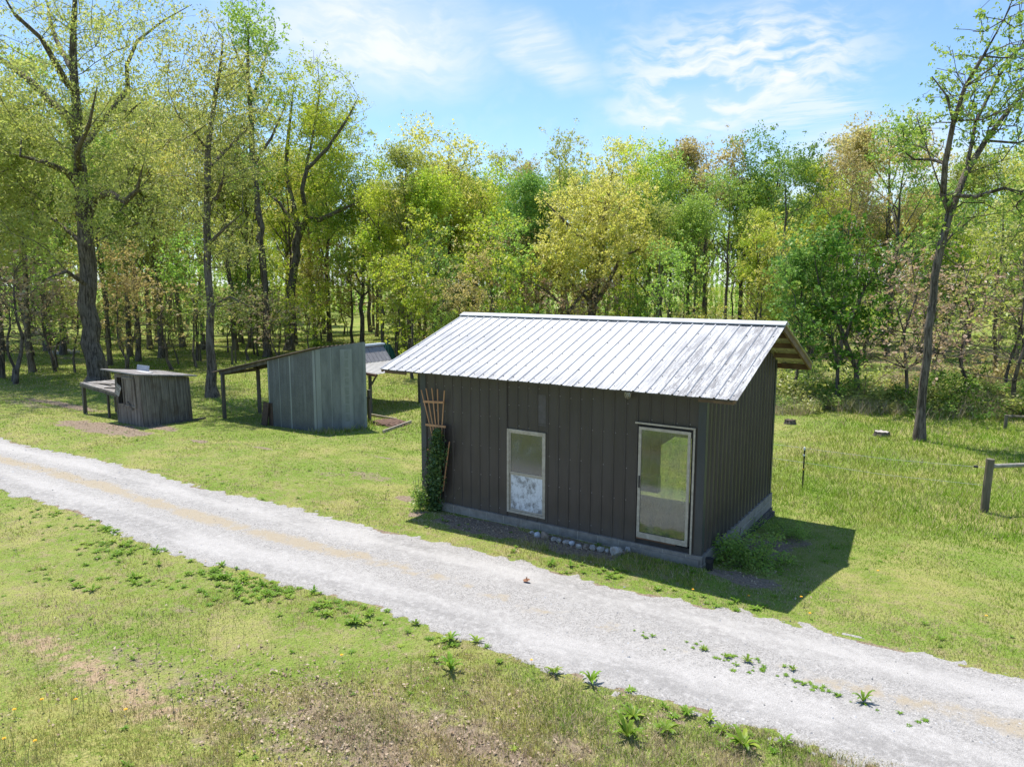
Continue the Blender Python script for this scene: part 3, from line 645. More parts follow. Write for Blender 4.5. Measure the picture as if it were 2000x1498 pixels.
# short black drain stub at the corner
P = at(1385, 1112); tag(thing('drain_pipe', 'short black upright pipe stub at the near corner of the dark shed', 'pipe', P))
dp = bpy.data.objects['drain_pipe']; mb = MB(); t_ = np.linspace(0, 2*math.pi, 9)
mb.tube([(0, 0, -0.1), (0, 0, 0.10), (0, 0, 0.13), (0, 0, 0.20)], [0.062, 0.062, 0.07, 0.068], 14); mb.build('pipe', simple('black_plastic', (0.02, 0.02, 0.021), (0.012, 0.012, 0.012), 0.5), dp)

# ================================================================ TRELLIS AND VINE
M_cedar = simple('orange_cedar_slats', (0.50, 0.27, 0.13), (0.36, 0.19, 0.09), 0.7, 12, stretch=(1, 1, .2))
def zp(X, Y, y=-0.09): return on_y(780+X/4.406, 740+Y/4.406, y)
tp = zp(300, 1100); tre = thing('trellis', 'fan shaped cedar trellis standing against the left end of the dark shed', 'trellis', (tp[0], -0.1, gz(tp[0], -0.1)))
def loc(p, o): return np.asarray(p)-np.array(o.location)
for (a, b_) in (((188, 95), (318, 620)), ((230, 82), (328, 620)), ((280, 80), (338, 640)), ((328, 88), (345, 640)), ((388, 100), (352, 640))):
    mb = MB(); p0 = zp(*a); p1 = zp(*b_); p2 = zp(340+(b_[0]-335)*0.6, 1120); mb.bar(loc(p1, tre), loc(p0, tre), 0.022, 0.016, up=(0, 1, 0)); mb.bar(loc((p2[0], p2[1], p2[2]), tre), loc(p1, tre), 0.022, 0.014, up=(0, 1, 0)); mb.build('slat', M_cedar, tre)
for (a, b_) in (((205, 195), (376, 203)), ((225, 393), (398, 413)), ((238, 605), (330, 622)), ((255, 815), (402, 845))):
    mb = MB(); mb.bar(loc(zp(*a, y=-0.112), tre), loc(zp(*b_, y=-0.112), tre), 0.012, 0.045 if a[1] < 600 else 0.028); mb.build('crossbar', M_cedar, tre)
mb = MB(); mb.bar(loc(zp(375, 965, -0.13), tre), loc(zp(432, 540, -0.13), tre), 0.022, 0.014, up=(0, 1, 0)); mb.build('slat', M_cedar, tre)

def leaf_cards(P, L, Wd, rng, down=0.0, upn=0.3, fold=0.25):
    """one folded rhombus per point, returns V (4n,3), F (n,4), rnd"""
    n = len(P); ax = rng.normal(size=(n, 3)); ax[:, 2] = ax[:, 2]*(1-min(abs(down), 1)*0.5)-down; ax /= np.linalg.norm(ax, axis=1)[:, None]
    nr = rng.normal(size=(n, 3)); nr[:, 2] = np.abs(nr[:, 2])+upn; nr -= ax*(nr*ax).sum(1)[:, None]; nr /= np.linalg.norm(nr, axis=1)[:, None]+1e-9
    sd = np.cross(ax, nr); s = (0.45+rng.random((n, 1))**1.6*1.35); L_ = L*s/2; W2 = Wd*s/2
    V = np.empty((n, 4, 3)); V[:, 0] = P-ax*L_; V[:, 1] = P+sd*W2+nr*W2*fold; V[:, 2] = P+ax*L_; V[:, 3] = P-sd*W2+nr*W2*fold
    F = np.arange(4*n).reshape(n, 4); r = np.repeat(rng.random(n), 4)
    return V.reshape(-1, 3), F, r
def leaf_obj(name, P, L, Wd, mat_, parent=None, seed=1, **kw):
    V, F, r = leaf_cards(np.asarray(P), L, Wd, np.random.default_rng(seed), **kw)
    return new_mesh_obj(name, V, F, [mat_], parent, floats={'rnd': r})
vb = zp(310, 1120, -0.15); vine = thing('climbing_vine', 'leafy green vine climbing the lower half of the cedar trellis', 'vine', (vb[0], -0.15, gz(vb[0], -0.15)))
rg = np.random.default_rng(5); prof = [(430, 325, 25), (520, 320, 70), (600, 330, 105), (700, 320, 105), (800, 300, 90), (900, 310, 95), (1000, 300, 85), (1060, 280, 105), (1130, 300, 95)]
ya_ = [q[0] for q in prof]; pts = []
for _ in range(4200):
    yy_ = rg.uniform(430, 1140); c_ = np.interp(yy_, ya_, [q[1] for q in prof]); hw = np.interp(yy_, ya_, [q[2] for q in prof])
    hw *= 0.6+0.42*vnoise(yy_/40, 0.3, 1.0); X_ = c_+rg.normal()*hw*0.45; pts.append(loc(zp(X_, yy_, -0.06-abs(rg.normal())*0.10-0.02), vine))
leaf_obj('foliage', pts, 0.055, 0.035, make_leaf('vine_leaf', (0.045, 0.10, 0.025), (0.09, 0.17, 0.04), (0.2, 0.3, 0.08), 0.3), vine, 3)
mb = MB()
for k in range(9):
    P = []; X_ = rg.uniform(270, 340); 
    for yy_ in range(1130, int(rg.uniform(450, 800)), -70): X_ += rg.normal()*14; P.append(loc(zp(X_, yy_, -0.1+rg.normal()*0.02), vine))
    mb.tube(P, 0.006, 5)
mb.tube([loc(zp(430, 1030, -0.12), vine), loc(zp(525, 932, -0.16), vine)], 0.006, 5); mb.build('stem', BARK, vine)
wb = zp(190, 1080, -0.25); wsh = thing('seedling_bush', 'small pale green shoot bush at the foot of the trellis', 'bush', (wb[0], -0.3, gz(wb[0], -0.3)))
pts = rg.normal(size=(800, 3))*np.array([0.10, 0.08, 0.16])+np.array([0, 0, 0.25]); leaf_obj('foliage', pts[pts[:, 2] > 0.01], 0.045, 0.028, LEAF['green'], wsh, 4)
mb = MB()
for k in range(14): a = rg.uniform(0, 6.28); mb.tube([(0, 0, 0), (math.cos(a)*.08, math.sin(a)*.06, .3), (math.cos(a)*.18, math.sin(a)*.12, rg.uniform(.45, .75))], 0.004, 4)
mb.build('stem', BARK, wsh)

# ================================================================ STONES EDGING THE BED
M_stone = simple('pale_fieldstone', (0.46, 0.44, 0.40), (0.24, 0.21, 0.18), 0.95, 16, bmp=0.8)
M_stone2 = simple('white_chalky_stone', (0.60, 0.62, 0.63), (0.38, 0.38, 0.37), 0.95, 16, bmp=0.8)
M_stone3 = simple('brown_sandstone', (0.30, 0.24, 0.18), (0.17, 0.13, 0.10), 0.95, 16, bmp=0.8)
def rock_mesh(seed, sx, sy, sz, sub=2, cut=0.75):
    import bmesh
    bm = bmesh.new(); bmesh.ops.create_icosphere(bm, subdivisions=sub, radius=1); r = np.random.default_rng(seed)
    pl = r.normal(size=(9, 3)); pl /= np.linalg.norm(pl, axis=1)[:, None]
    for v in bm.verts:
        p = np.array(v.co); 
        for q in pl:
            d = p@q
            if d > cut: p = p-q*(d-cut)
        p = p*(1+0.06*r.normal()); v.co = (p[0]*sx, p[1]*sy, p[2]*sz)
    me = bpy.data.meshes.new('rock'); bm.to_mesh(me); bm.free(); return me
STN = [(1039.5, 1043, 24, 1, 'small grey stone that starts the row edging the bed'), (1050, 1048, 34, 2, 'bright white stone second in the row edging the bed'), (1064, 1051, 48, 3, 'long flat brown stone in the row edging the bed'),
       (1082, 1056, 30, 1, 'pale lumpy stone just right of the long flat brown one'), (1092, 1058.5, 30, 1, 'dull blue grey stone between two pale stones of the row'), (1106, 1062, 32, 1, 'pale round stone left of the white pointed stone'),
       (1116.5, 1064, 30, 2, 'white pointed stone in the middle of the row'), (1130, 1070, 30, 1, 'squarish pale stone right of the white pointed stone'), (1145, 1071.5, 34, 3, 'low tan stone in the row edging the bed'),
       (1158, 1073, 36, 1, 'grey pitted stone right of the low tan stone'), (1173, 1076, 36, 1, 'smooth pale oval stone near the right of the row'), (1186, 1079, 28, 1, 'small cream stone before the biggest stone of the row'),
       (1203, 1082, 60, 1, 'biggest pale broad stone near the end of the row'), (1218.5, 1081.5, 26, 3, 'little brown stone wedged beside the biggest stone'), (1226.5, 1078, 34, 1, 'tall grey stone that ends the row by the doorstep')]
for k, (u_, v_, wpx, mt, lab) in enumerate(STN):
    P = at(u_, v_); r = wpx*0.5/1428*np.linalg.norm(P-CAM)*0.48
    me = rock_mesh(100+k, r*1.05, r*0.8, r*0.75); me.materials.append((M_stone, M_stone2, M_stone3)[mt-1])
    o = bpy.data.objects.new('edging_stone', me); C.objects.link(o); o.location = (P[0], P[1], P[2]+r*0.45); o.rotation_euler = (0, 0, k*1.3)
    tag(o, lab, 'stone', 'stones edging the bed along the dark shed')

# ================================================================ GREY METAL SHED WITH LEAN-TO
m, t, b, _ = mat('galvanised_sheet'); co = obj_co(t)
vv = t.new('ShaderNodeTexVoronoi'); t.put(vv.inputs['Vector'], co); vv.inputs['Scale'].default_value = 26
n = t.noise(co, 2.2, 5, 0.6); n2 = t.noise(t.mapping(co, scale=(1, 1, .1)), 5, 4, 0.6)
col = t.mix(t.remap(n, 0.35, 0.65), (0.105, 0.108, 0.106), (0.145, 0.149, 0.147)); col = t.mix(t.math('MULTIPLY', t.remap(vv.outputs['Distance'], 0.2, 0.6), 0.6), col, (0.075, 0.08, 0.08)); col = t.mix(t.math('MULTIPLY', t.remap(n2, 0.55, 0.75), 0.5), col, (0.20, 0.21, 0.215))
t.put(b.inputs['Base Color'], col); b.inputs['Roughness'].default_value = 0.6; M_galv = m
M_galv2 = simple('lighter_galvanised_seam', (0.27, 0.285, 0.275), (0.20, 0.215, 0.21), 0.5, 4, stretch=(1, 1, .2))
M_poly = simple('backlit_tone_fibreglass', (0.23, 0.245, 0.225), (0.175, 0.19, 0.18), 0.5, 9)  # pale cell colour stands in for light coming through from behind
M_tim = simple('old_grey_timber', (0.155, 0.135, 0.11), (0.075, 0.064, 0.052), 0.9, 7, stretch=(1, 1, .15), bmp=0.5)
M_rustroof = simple('rusted_roof_sheet', (0.20, 0.135, 0.10), (0.10, 0.075, 0.06), 0.85, 4)
gA, gB, gC = at(527, 831), at(620, 844), at(715, 836)
ux = gB-gA; ux[2] = 0; LG = np.linalg.norm(ux); ux /= LG; vy = gC-gB; vy[2] = 0; vy = vy/np.linalg.norm(vy); perp = np.array([-ux[1], ux[0], 0]); LD = float(np.linalg.norm((gC-gB)[:2]))
zA = h_at(gA, 703); zB = h_at(gB, 681)
gs = thing('metal_shed', 'grey galvanised metal shed with sloping roof over an open lean-to', 'shed', gB)
def rz_(d): return zB+(d)*(zB-zA)/LG        # roof height along ux, d measured from corner B
def wallp(mb, O, dvec, nvec, Lw, zt_, seams, step=0.19):
    ribbed(mb, O, dvec, nvec, 0, Lw, lambda a: -0.45, zt_, 0.02, pitch=step, h=0.006, base=0.03, top=0.018)
mb = MB(); O0 = loc(gA, gs); wallp(mb, np.array([O0[0], O0[1], 0]), ux, -perp, LG, lambda a: rz_(a-LG)-gs.location[2]-0.03, ())
mb.build('side_wall', M_galv, gs)

mb = MB(); nr_ = np.array([vy[1], -vy[0], 0]); wallp(mb, np.array([0, 0, 0.0]), vy, nr_, LD, lambda a: rz_(float(vy[:3]@ux)*a)-gs.location[2]-0.03, ()); mb.build('end_wall', simple('pale_galvanised_sheet', (0.21, 0.222, 0.215), (0.135, 0.145, 0.142), 0.6, 3.5, stretch=(1, 1, .35)), gs)
mb = MB()
for (O, dv, nv, a, wd_) in ((O0, ux, -perp, LG*0.0+0.03, 0.05), (O0, ux, -perp, LG*0.47, 0.07), (O0, ux, -perp, LG*0.25, 0.03), (O0, ux, -perp, LG-0.12, 0.115), (np.zeros(3), vy, nr_, 0.02, 0.16), (np.zeros(3), vy, nr_, LD*0.30, 0.03), (np.zeros(3), vy, nr_, LD*0.97, 0.10)):
    d0 = float((O+dv*a)@ux) if O is O0 else float((dv*a)@ux)
    p = O+dv*a; q = O+dv*(a+wd_); zt_ = rz_(d0 if O is not O0 else a-LG)-(0.0 if O is not O0 else 0.0)-gs.location[2]-0.045
    mb.hexa([(*(p+nv*0.004)[:2], -0.3), (*(q+nv*0.004)[:2], -0.3), (*(q+nv*0.010)[:2], -0.3), (*(p+nv*0.010)[:2], -0.3), (*(p+nv*0.004)[:2], zt_), (*(q+nv*0.004)[:2], zt_), (*(q+nv*0.010)[:2], zt_), (*(p+nv*0.010)[:2], zt_)])
mb.build('seam_strip', M_galv2, gs)
zt_ = rz_(0)-gs.location[2]-0.06
mb = MB(); p = vy*LD*0.50; q = vy*LD*0.74; nv = nr_
mb.hexa([(*(p+nv*0.005)[:2], -0.1), (*(q+nv*0.005)[:2], -0.1), (*(q+nv*0.011)[:2], -0.1), (*(p+nv*0.011)[:2], -0.1), (*(p+nv*0.005)[:2], zt_), (*(q+nv*0.005)[:2], zt_), (*(q+nv*0.011)[:2], zt_), (*(p+nv*0.011)[:2], zt_)]); strip = mb.build('light_panel', M_galv2, gs)
mb = MB(); p = vy*LD*0.585; q = vy*LD*0.665; z = zt_-0.06
for k in range(8):
    z0 = z-0.27
    mb.hexa([(*(p+nv*0.0115)[:2], z0), (*(q+nv*0.0115)[:2], z0), (*(q+nv*0.015)[:2], z0), (*(p+nv*0.015)[:2], z0), (*(p+nv*0.0115)[:2], z), (*(q+nv*0.0115)[:2], z), (*(q+nv*0.015)[:2], z), (*(p+nv*0.015)[:2], z)])
    z = z0-0.05
mb.build('fibreglass_window', M_poly, strip)
# roof plane
postP = at(450, 816); pd = float((postP-gB)@ux)
def gp(a, bb, z): q = gB+ux*a+perp*bb; return np.array([q[0], q[1], z])-gB*np.array([1, 1, 1])
mb = MB(); a0_, a1_ = pd-0.55, 0.15; b0_, b1_ = -0.12, LD+0.25
pr = []; na = 40
for i_ in range(na+1): bb = b0_+(b1_-b0_)*i_/na; pr.append((bb, 0.012*math.sin(i_*math.pi/2)))
V = []; Q = []
for i_, (bb, hh) in enumerate(pr):
    for (aa, dz) in ((a0_, 0.025), (a1_, 0.025), (a1_, 0.0), (a0_, 0.0)): V.append(gp(aa, bb, rz_(aa)+dz+hh))
    if i_: j = 4*(i_-1); Q += [(j, j+1, j+5, j+4), (j+3, j+7, j+6, j+2), (j, j+4, j+7, j+3), (j+1, j+2, j+6, j+5)]
Q += [(0, 3, 2, 1), (4*na, 4*na+1, 4*na+2, 4*na+3)]
mb.add(V, Q); mb.build('roof', M_rustroof, gs)
mb = MB(); mb.bar(gp(a0_+0.35, 0.03, rz_(a0_+0.35)-0.08), gp(-LG-0.03, 0.03, rz_(-LG)-0.08), 0.05, 0.13); mb.build('roof_beam', M_tim, gs)
mb = MB(); mb.bar(gp(a0_+0.35, b1_-0.3, rz_(a0_+0.35)-0.08), gp(-LG-0.03, b1_-0.3, rz_(-LG)-0.08), 0.05, 0.13); mb.build('roof_beam', M_tim, gs)
mb = MB(); mb.bar(gp(pd, 0.06, rz_(pd)-0.12), gp(pd, b1_-0.3, rz_(pd)-0.12), 0.06, 0.12); mb.build('roof_beam', M_tim, gs)
for bb in (0.0, b1_-0.3):
    mb = MB(); q = gp(pd, bb, 0); mb.box((q[0]-0.055, q[1]-0.055, -0.3), (q[0]+0.055, q[1]+0.055, rz_(pd)-gB[2]-0.14)); mb.build('post', M_tim, gs)
mb = MB(); mb.hexa([gp(-LG, 0.02, gB[2]-.3), gp(-LG+0.03, 0.02, gB[2]-.3), gp(-LG+0.03, LD, gB[2]-.3), gp(-LG, LD, gB[2]-.3), gp(-LG, 0.02, zA-.05), gp(-LG+0.03, 0.02, zA-.05), gp(-LG+0.03, LD, zA-.05), gp(-LG, LD, zA-.05)]); mb.build('inner_wall', M_tim, gs)
P = at(518, 832); lb = thing('leaning_board', 'dark wooden boards leaning by the lean-to side of the grey metal shed', 'board', P)
mb = MB(); mb.bar((-0.12, 0.05, -0.03), (-0.02, 0.12, 0.85), 0.30, 0.05, up=(0, 1, 0)); mb.bar((0.12, 0.2, -0.03), (0.10, 0.2, 0.84), 0.22, 0.06, up=(0, 1, 0)); mb.build('board', simple('dark_reddish_timber', (0.11, 0.07, 0.05), (0.05, 0.035, 0.03), 0.9), lb)
# frame and post at the right end, mulch pile in a plank bed
P = at(722, 826); fp = thing('gate_post', 'weathered wooden post with short rail behind the right end of the grey shed', 'post', P)
mb = MB(); mb.box((-.05, -.05, -.2), (.05, .05, 1.25)); mb.build('post', M_tim, fp); mb = MB(); mb.box((-.3, -.08, .92), (.14, -.052, 1.0)); mb.build('rail', M_tim, fp)
P = at(762, 828); pile = rock_mesh(7, 0.75, 0.55, 0.16, 4, 0.9); pile.materials.append(simple('dark_mulch', (0.07, 0.045, 0.032), (0.17, 0.10, 0.07), 1.0, 14, bmp=1.0))
o = bpy.data.objects.new('mulch_pile', pile); C.objects.link(o); o.location = P; tag(o, 'low dark heap of mulch beside the grey metal shed', 'mulch pile')
M_plank = simple('pale_edging_plank', (0.42, 0.36, 0.29), (0.28, 0.23, 0.18), 0.9, 8)
for (a, b_, lab) in (((748, 846), (803, 826), 'pale plank edging the near side of the mulch'), ((720, 812), (775, 822), 'pale plank edging the far side of the mulch')):
    A_, B_ = at(*a), at(*b_); mb = MB(); mb.bar((0, 0, 0.04), B_-A_+np.array([0, 0, .04]), 0.05, 0.12); o = mb.build('edging_plank', M_plank); o.location = A_; tag(o, lab, 'plank', 'planks round the mulch bed')

# ================================================================ SMALL OPEN ROOF BEHIND
yn, yf = 9.2, 12.4
e_ = on_y(735, 731, yn); r_ = on_y(746, 671.5, yf); bd = on_y(765, 702.7, yf)
sm = thing('open_shelter', 'small open shelter with two pitch sheet roof between the grey shed and the white roof', 'shelter', (e_[0]-1.0, yn+1.5, float(gz(e_[0]-1, yn+1.5))))
M_sr1 = simple('brown_grey_sheet', (0.24, 0.23, 0.225), (0.18, 0.172, 0.168), 0.5, 6); M_sr2 = simple('bleached_sheet', (0.46, 0.45, 0.42), (0.38, 0.36, 0.33), 0.6, 6)
def slope(name, xa, za, xb, zb_, mt, y0=yn, y1=yf, pitch=0.24):
    mb = MB(); y = y0; V = []; Q = []; pr = [(y0, 0)]
    while y < y1-0.05: pr += [(y+0.02, 0), (y+0.03, 0.025), (y+0.05, 0.025), (y+0.06, 0)]; y += pitch
    pr.append((y1, 0))
    for i_, (yy_, hh) in enumerate(pr):
        for (xx, zz) in ((xa, za+hh), (xb, zb_+hh), (xb, zb_-0.012), (xa, za-0.012)): V.append(loc((xx, yy_, zz), sm))
        if i_: j = 4*(i_-1); Q += [(j, j+4, j+5, j+1), (j+3, j+2, j+6, j+7), (j, j+3, j+7, j+4), (j+1, j+5, j+6, j+2)]
    Q += [(0, 1, 2, 3)]; mb.add(V, Q); return mb.build(name, mt, sm)
slope('roof_slope', r_[0], r_[2], bd[0], bd[2], M_sr1); slope('roof_slope', bd[0]-0.02, bd[2]-0.02, e_[0], e_[2], M_sr2, yn, yf+0.3)
slope('roof_slope', r_[0]-1.6, r_[2]-0.8, r_[0], r_[2], M_sr1)
mb = MB(); c_ = loc((r_[0], yn, r_[2]), sm); mb.box((c_[0]-0.14, c_[1]-0.05, c_[2]-0.03), (c_[0]+0.14, c_[1]+yf-yn+0.05, c_[2]+0.04)); mb.build('ridge_cap', simple('bluish_flashing', (0.55, 0.60, 0.68), (0.42, 0.47, 0.55), 0.35, bmp=0), sm)
for (xx, yy_) in ((e_[0]-0.45, yn+0.1), (e_[0]-0.45, yf-0.1), (r_[0]-1.4, yn+0.1), (r_[0]-1.4, yf-0.1)):
    zz = np.interp(xx, [r_[0]-1.6, r_[0], bd[0], e_[0]], [r_[2]-.8, r_[2], bd[2], e_[2]])-0.03
    q = loc((xx, yy_, 0), sm); mb = MB(); mb.box((q[0]-.05, q[1]-.05, -0.3), (q[0]+.05, q[1]+.05, zz-sm.location[2])); mb.build('post', M_tim, sm)
q0 = loc((e_[0]-0.45, yn+0.1, e_[2]-0.55), sm); q1 = loc((e_[0]-0.06, yn+0.1, e_[2]-0.04), sm); mb = MB(); mb.bar(q0, q1, .05, .06, up=(0, 1, 0)); mb.build('brace', M_tim, sm)
mb = MB(); mb.bar(loc((bd[0], yn-.02, bd[2]-.06), sm), loc((e_[0], yn-.02, e_[2]-.06), sm), .04, .09); mb.build('rake_board', M_fascia, sm)
# teal pointed cover
P = at(757, 716); cv = thing('patio_umbrella', 'closed dark teal patio umbrella standing on the grass behind the small shelter', 'umbrella', P)
k_ = np.linalg.norm(P-CAM)/1428; hgt = h_at(P, 662)-P[2]; mb = MB(); N = 24; V = []; Q = []
for i_, (zz, rr) in enumerate(((0.25, 15), (0.45, 13.5), (0.7, 8.5), (0.9, 3.6), (1.0, 0.6))):
    for j in range(N): a = j*2*math.pi/N; r__ = rr*k_*(1+0.12*(-1)**j); V.append((r__*math.cos(a), r__*math.sin(a), hgt*zz))
    if i_:
        for j in range(N): Q.append(((i_-1)*N+j, (i_-1)*N+(j+1) % N, i_*N+(j+1) % N, i_*N+j))
mb.add(V, Q); mb.build('canopy', simple('teal_canvas', (0.012, 0.075, 0.065), (0.008, 0.05, 0.045), 0.8), cv)
mb = MB(); mb.tube([(0, 0, -0.1), (0, 0, hgt*1.02)], 0.025, 8); mb.build('pole', M_tim, cv)
mb = MB(); mb.tube([(0, 0, -0.05), (0, 0, 0.08)], 0.24, 16); mb.build('base', M_tim, cv)
# ================================================================ OLD WOODEN SHACK
m, t, b, _ = mat('silvered_boards'); co = obj_co(t)
n = t.noise(t.mapping(co, scale=(1, 1, 0.07)), 12, 7, 0.7); n2 = t.noise(co, 1.6, 5, 0.6); n3 = t.noise(t.mapping(co, scale=(1, 1, .35)), 7, 6, 0.7)
col = t.mix(t.remap(n, 0.32, 0.68), (0.09, 0.073, 0.058), (0.27, 0.235, 0.195)); col = t.mix(t.remap(n2, 0.5, 0.72), col, (0.12, 0.09, 0.065)); col = t.mix(t.math('MULTIPLY', t.remap(n3, 0.62, 0.75), 0.8), col, (0.40, 0.38, 0.35))
t.put(b.inputs['Base Color'], col); b.inputs['Roughness'].default_value = 0.95; bump(t, b, n, 0.8, 0.02); M_brd = m
sA, sB, sC = at(232, 825), at(281.6, 833.6), at(376, 817.6)
sk = thing('wooden_shack', 'small leaning shack of grey vertical boards with a half open hatch', 'shack', sB)
def tp3(P, u_, v_):   # the corner above P, leaning so that it shows at the given pixel; keeps P's distance
    d = cF+cR*(u_-1000)/FPX-cU*(v_-749)/FPX; fw = np.array([cF[0], cF[1], 0])/np.linalg.norm(cF[:2]); return CAM+d*(((P-CAM)@fw)/(d@fw))
tA, tB, tC = tp3(sA, 223.5, 729), tp3(sB, 272, 733.5), tp3(sC, 368, 736)
sD = sA+(sC-sB); tD = tA+(tC-tB)
def boards(mb, p0, p1, q0, q1, nb, gap=0.006, thk=0.022, s0=0.0, s1=1.0, f0=0.0, f1=1.0, rng=np.random.default_rng(3), jag=0.02):
    """planks from bottom edge p0-p1 to top edge q0-q1"""
    p0, p1, q0, q1 = [np.asarray(a, float) for a in (p0, p1, q0, q1)]
    nn = np.cross(p1-p0, q0-p0); nn /= np.linalg.norm(nn)
    for k in range(nb):
        a = s0+(s1-s0)*k/nb; b_ = s0+(s1-s0)*(k+1)/nb; g_ = gap/np.linalg.norm(p1-p0)
        P = lambda s, f: (p0+(p1-p0)*s)*(1-f)+(q0+(q1-q0)*s)*f
        o1 = nn*(thk+rng.uniform(-.006, .006)); fb = f0+rng.uniform(0, jag)*(f0 == 0); 
        A4 = [P(a+g_, fb), P(b_-g_, fb), P(b_-g_, fb)-0*nn, P(a+g_, fb)]
        lo_ = [P(a+g_, fb), P(b_-g_, fb), P(b_-g_, fb)+o1, P(a+g_, fb)+o1]; hi_ = [P(a+g_, f1), P(b_-g_, f1), P(b_-g_, f1)+o1, P(a+g_, f1)+o1]
        mb.hexa(lo_+hi_)
L_ = lambda p: loc(p, sk)
dn = np.array([0, 0, -0.08])
mb = MB(); boards(mb, L_(sB+dn), L_(sC+dn), L_(tB), L_(tC), 13, 0.008); mb.build('side_wall', M_brd, sk)
mb = MB(); boards(mb, L_(sA+dn), L_(sB+dn), L_(tA), L_(tB), 2, 0.006, s0=0, s1=0.08); boards(mb, L_(sA+dn), L_(sB+dn), L_(tA), L_(tB), 2, 0.006, s0=0.80, s1=1.0); boards(mb, L_(sA+dn), L_(sB+dn), L_(tA), L_(tB), 5, 0.006, s0=0.08, s1=0.80, f0=0.93)
boards(mb, L_(sA+dn), L_(sB+dn), L_(tA), L_(tB), 2, 0.006, s0=0.40, s1=0.80, f0=0.0, f1=0.40); mb.build('front_wall', M_brd, sk)
mb = MB(); boards(mb, L_(sD+dn), L_(sA+dn), L_(tD), L_(tA), 12, 0.008); mb.build('side_wall', M_brd, sk)
mb = MB(); boards(mb, L_(sC+dn), L_(sD+dn), L_(tC), L_(tD), 10, 0.004); mb.build('back_wall', M_brd, sk)
mb = MB(); boards(mb, L_(sA+dn), L_(sB+dn), L_(tA), L_(tB), 3, 0.004, 0.03, s0=0.085, s1=0.395, f0=0.0, f1=0.43); mb.build('lower_door', M_brd, sk)
nnF = np.cross(L_(sB)-L_(sA), np.array([0, 0, 1.0])); nnF /= np.linalg.norm(nnF)
def fp2(s, f, o=0.0): P = (sA+(sB-sA)*s)*(1-f)+(tA+(tB-tA)*s)*f; return L_(P)+nnF*o
sh = MB()
for (a, b_) in (((0.36, 0.38), (0.36, 0.94)), ((0.80, 0.36), (0.80, 0.94)), ((0.36, 0.93), (0.80, 0.93)), ((0.36, 0.38), (0.80, 0.37))): sh.bar(fp2(*a, 0.05), fp2(*b_, 0.05), 0.06, 0.03, up=nnF)
sh = sh.build('shutter', M_brd, sk); mb = MB(); boards(mb, fp2(0.38, 0.38, 0.02), fp2(0.79, 0.38, 0.02), fp2(0.38, 0.92, 0.02), fp2(0.79, 0.92, 0.02), 4, 0.004, 0.012); mb.build('shutter_boards', M_brd, sh)
mb = MB(); mb.bar(fp2(0.50, 0.46, 0.07), fp2(0.70, 0.31, 0.07), 0.05, 0.02, up=nnF); mb.build('brace', M_tim, sk)
sg = MB(); sg.bar(fp2(0.13, 0.58, 0.10), fp2(0.27, 0.78, 0.10), 0.26, 0.015, up=nnF+np.array([.2, 0, .3])); sg = sg.build('loose_board', simple('flaking_white_board', (0.42, 0.40, 0.36), (0.12, 0.10, 0.09), 0.9, 9), sk)
# roof boards
rfl, rfr = tp3(sA-(sB-sA)/np.linalg.norm(sB-sA)*0.45, 199, 722), tp3(sC+np.array([0.1, 0.1, 0]), 386.5, 735.5)
fr1 = L_(tB)+np.array([0.12, -0.12, 0.05]); 
rf = MB(); q0 = L_(tA)+np.array([-0.62, -0.16, 0.09]); q1 = L_(tB)+np.array([0.14, -0.16, 0.02]); q2 = L_(tC)+np.array([0.18, 0.26, 0.0]); q3 = L_(tD)+np.array([-0.62, 0.22, 0.06]); th = np.array([0, 0, 0.045])
for k in range(9):
    f0_, f1_ = k/9+0.004, (k+1)/9-0.004; j = RNG.uniform(-.03, .03)*(q1-q0)/1.4
    a = q0+(q3-q0)*f0_+j; b_ = q1+(q2-q1)*f0_+j; c_ = q1+(q2-q1)*f1_+j; d_ = q0+(q3-q0)*f1_+j; rf.hexa([a, b_, c_, d_, a+th, b_+th, c_+th, d_+th])
rf = rf.build('roof', simple('weathered_roof_boards', (0.30, 0.28, 0.27), (0.15, 0.135, 0.125), 0.95, 8, stretch=(.3, 1, 1)), sk)
mb = MB(); a = L_(sB)+np.array([0.04, 0.0, -0.03]); mb.bar(a, L_(sC)+np.array([0.25, 0.35, -0.02]), 0.10, 0.09); mb.build('base_beam', M_tim, sk)
mb = MB(); mb.hexa([L_(sA)+(.05, .05, -.1), L_(sB)+(-.05, .05, -.1), L_(sC)+(-.05, -.05, -.1), L_(sD)+(.05, -.05, -.1), L_(sA)+(.05, .05, .1), L_(sB)+(-.05, .05, .1), L_(sC)+(-.05, -.05, .1), L_(sD)+(.05, -.05, .1)]); mb.build('floor', M_void, sk)
gp_ = np.array(sk.location)+(q0*0.62+q1*0.38)*0.55+(q3*0.62+q2*0.38)*0.45+np.array([0, 0, 0.06])
pn = thing('tin_panel', 'bent pale grey tin panel propped on the roof of the wooden shack', 'metal panel', gp_)
mb = MB(); mb.bar((-0.34, 0, 0.12), (0.34, 0.05, 0.10), 0.02, 0.20, up=(0, .15, 1)); mb.build('upright_sheet', simple('pale_tin', (0.42, 0.44, 0.47), (0.33, 0.34, 0.36), 0.5), pn)
mb = MB(); mb.bar((-0.05, -0.2, 0.01), (0.75, -0.18, 0.0), 0.30, 0.02); mb.build('flat_sheet', simple('white_tin', (0.55, 0.56, 0.57), (0.4, 0.4, 0.4), 0.5), pn)
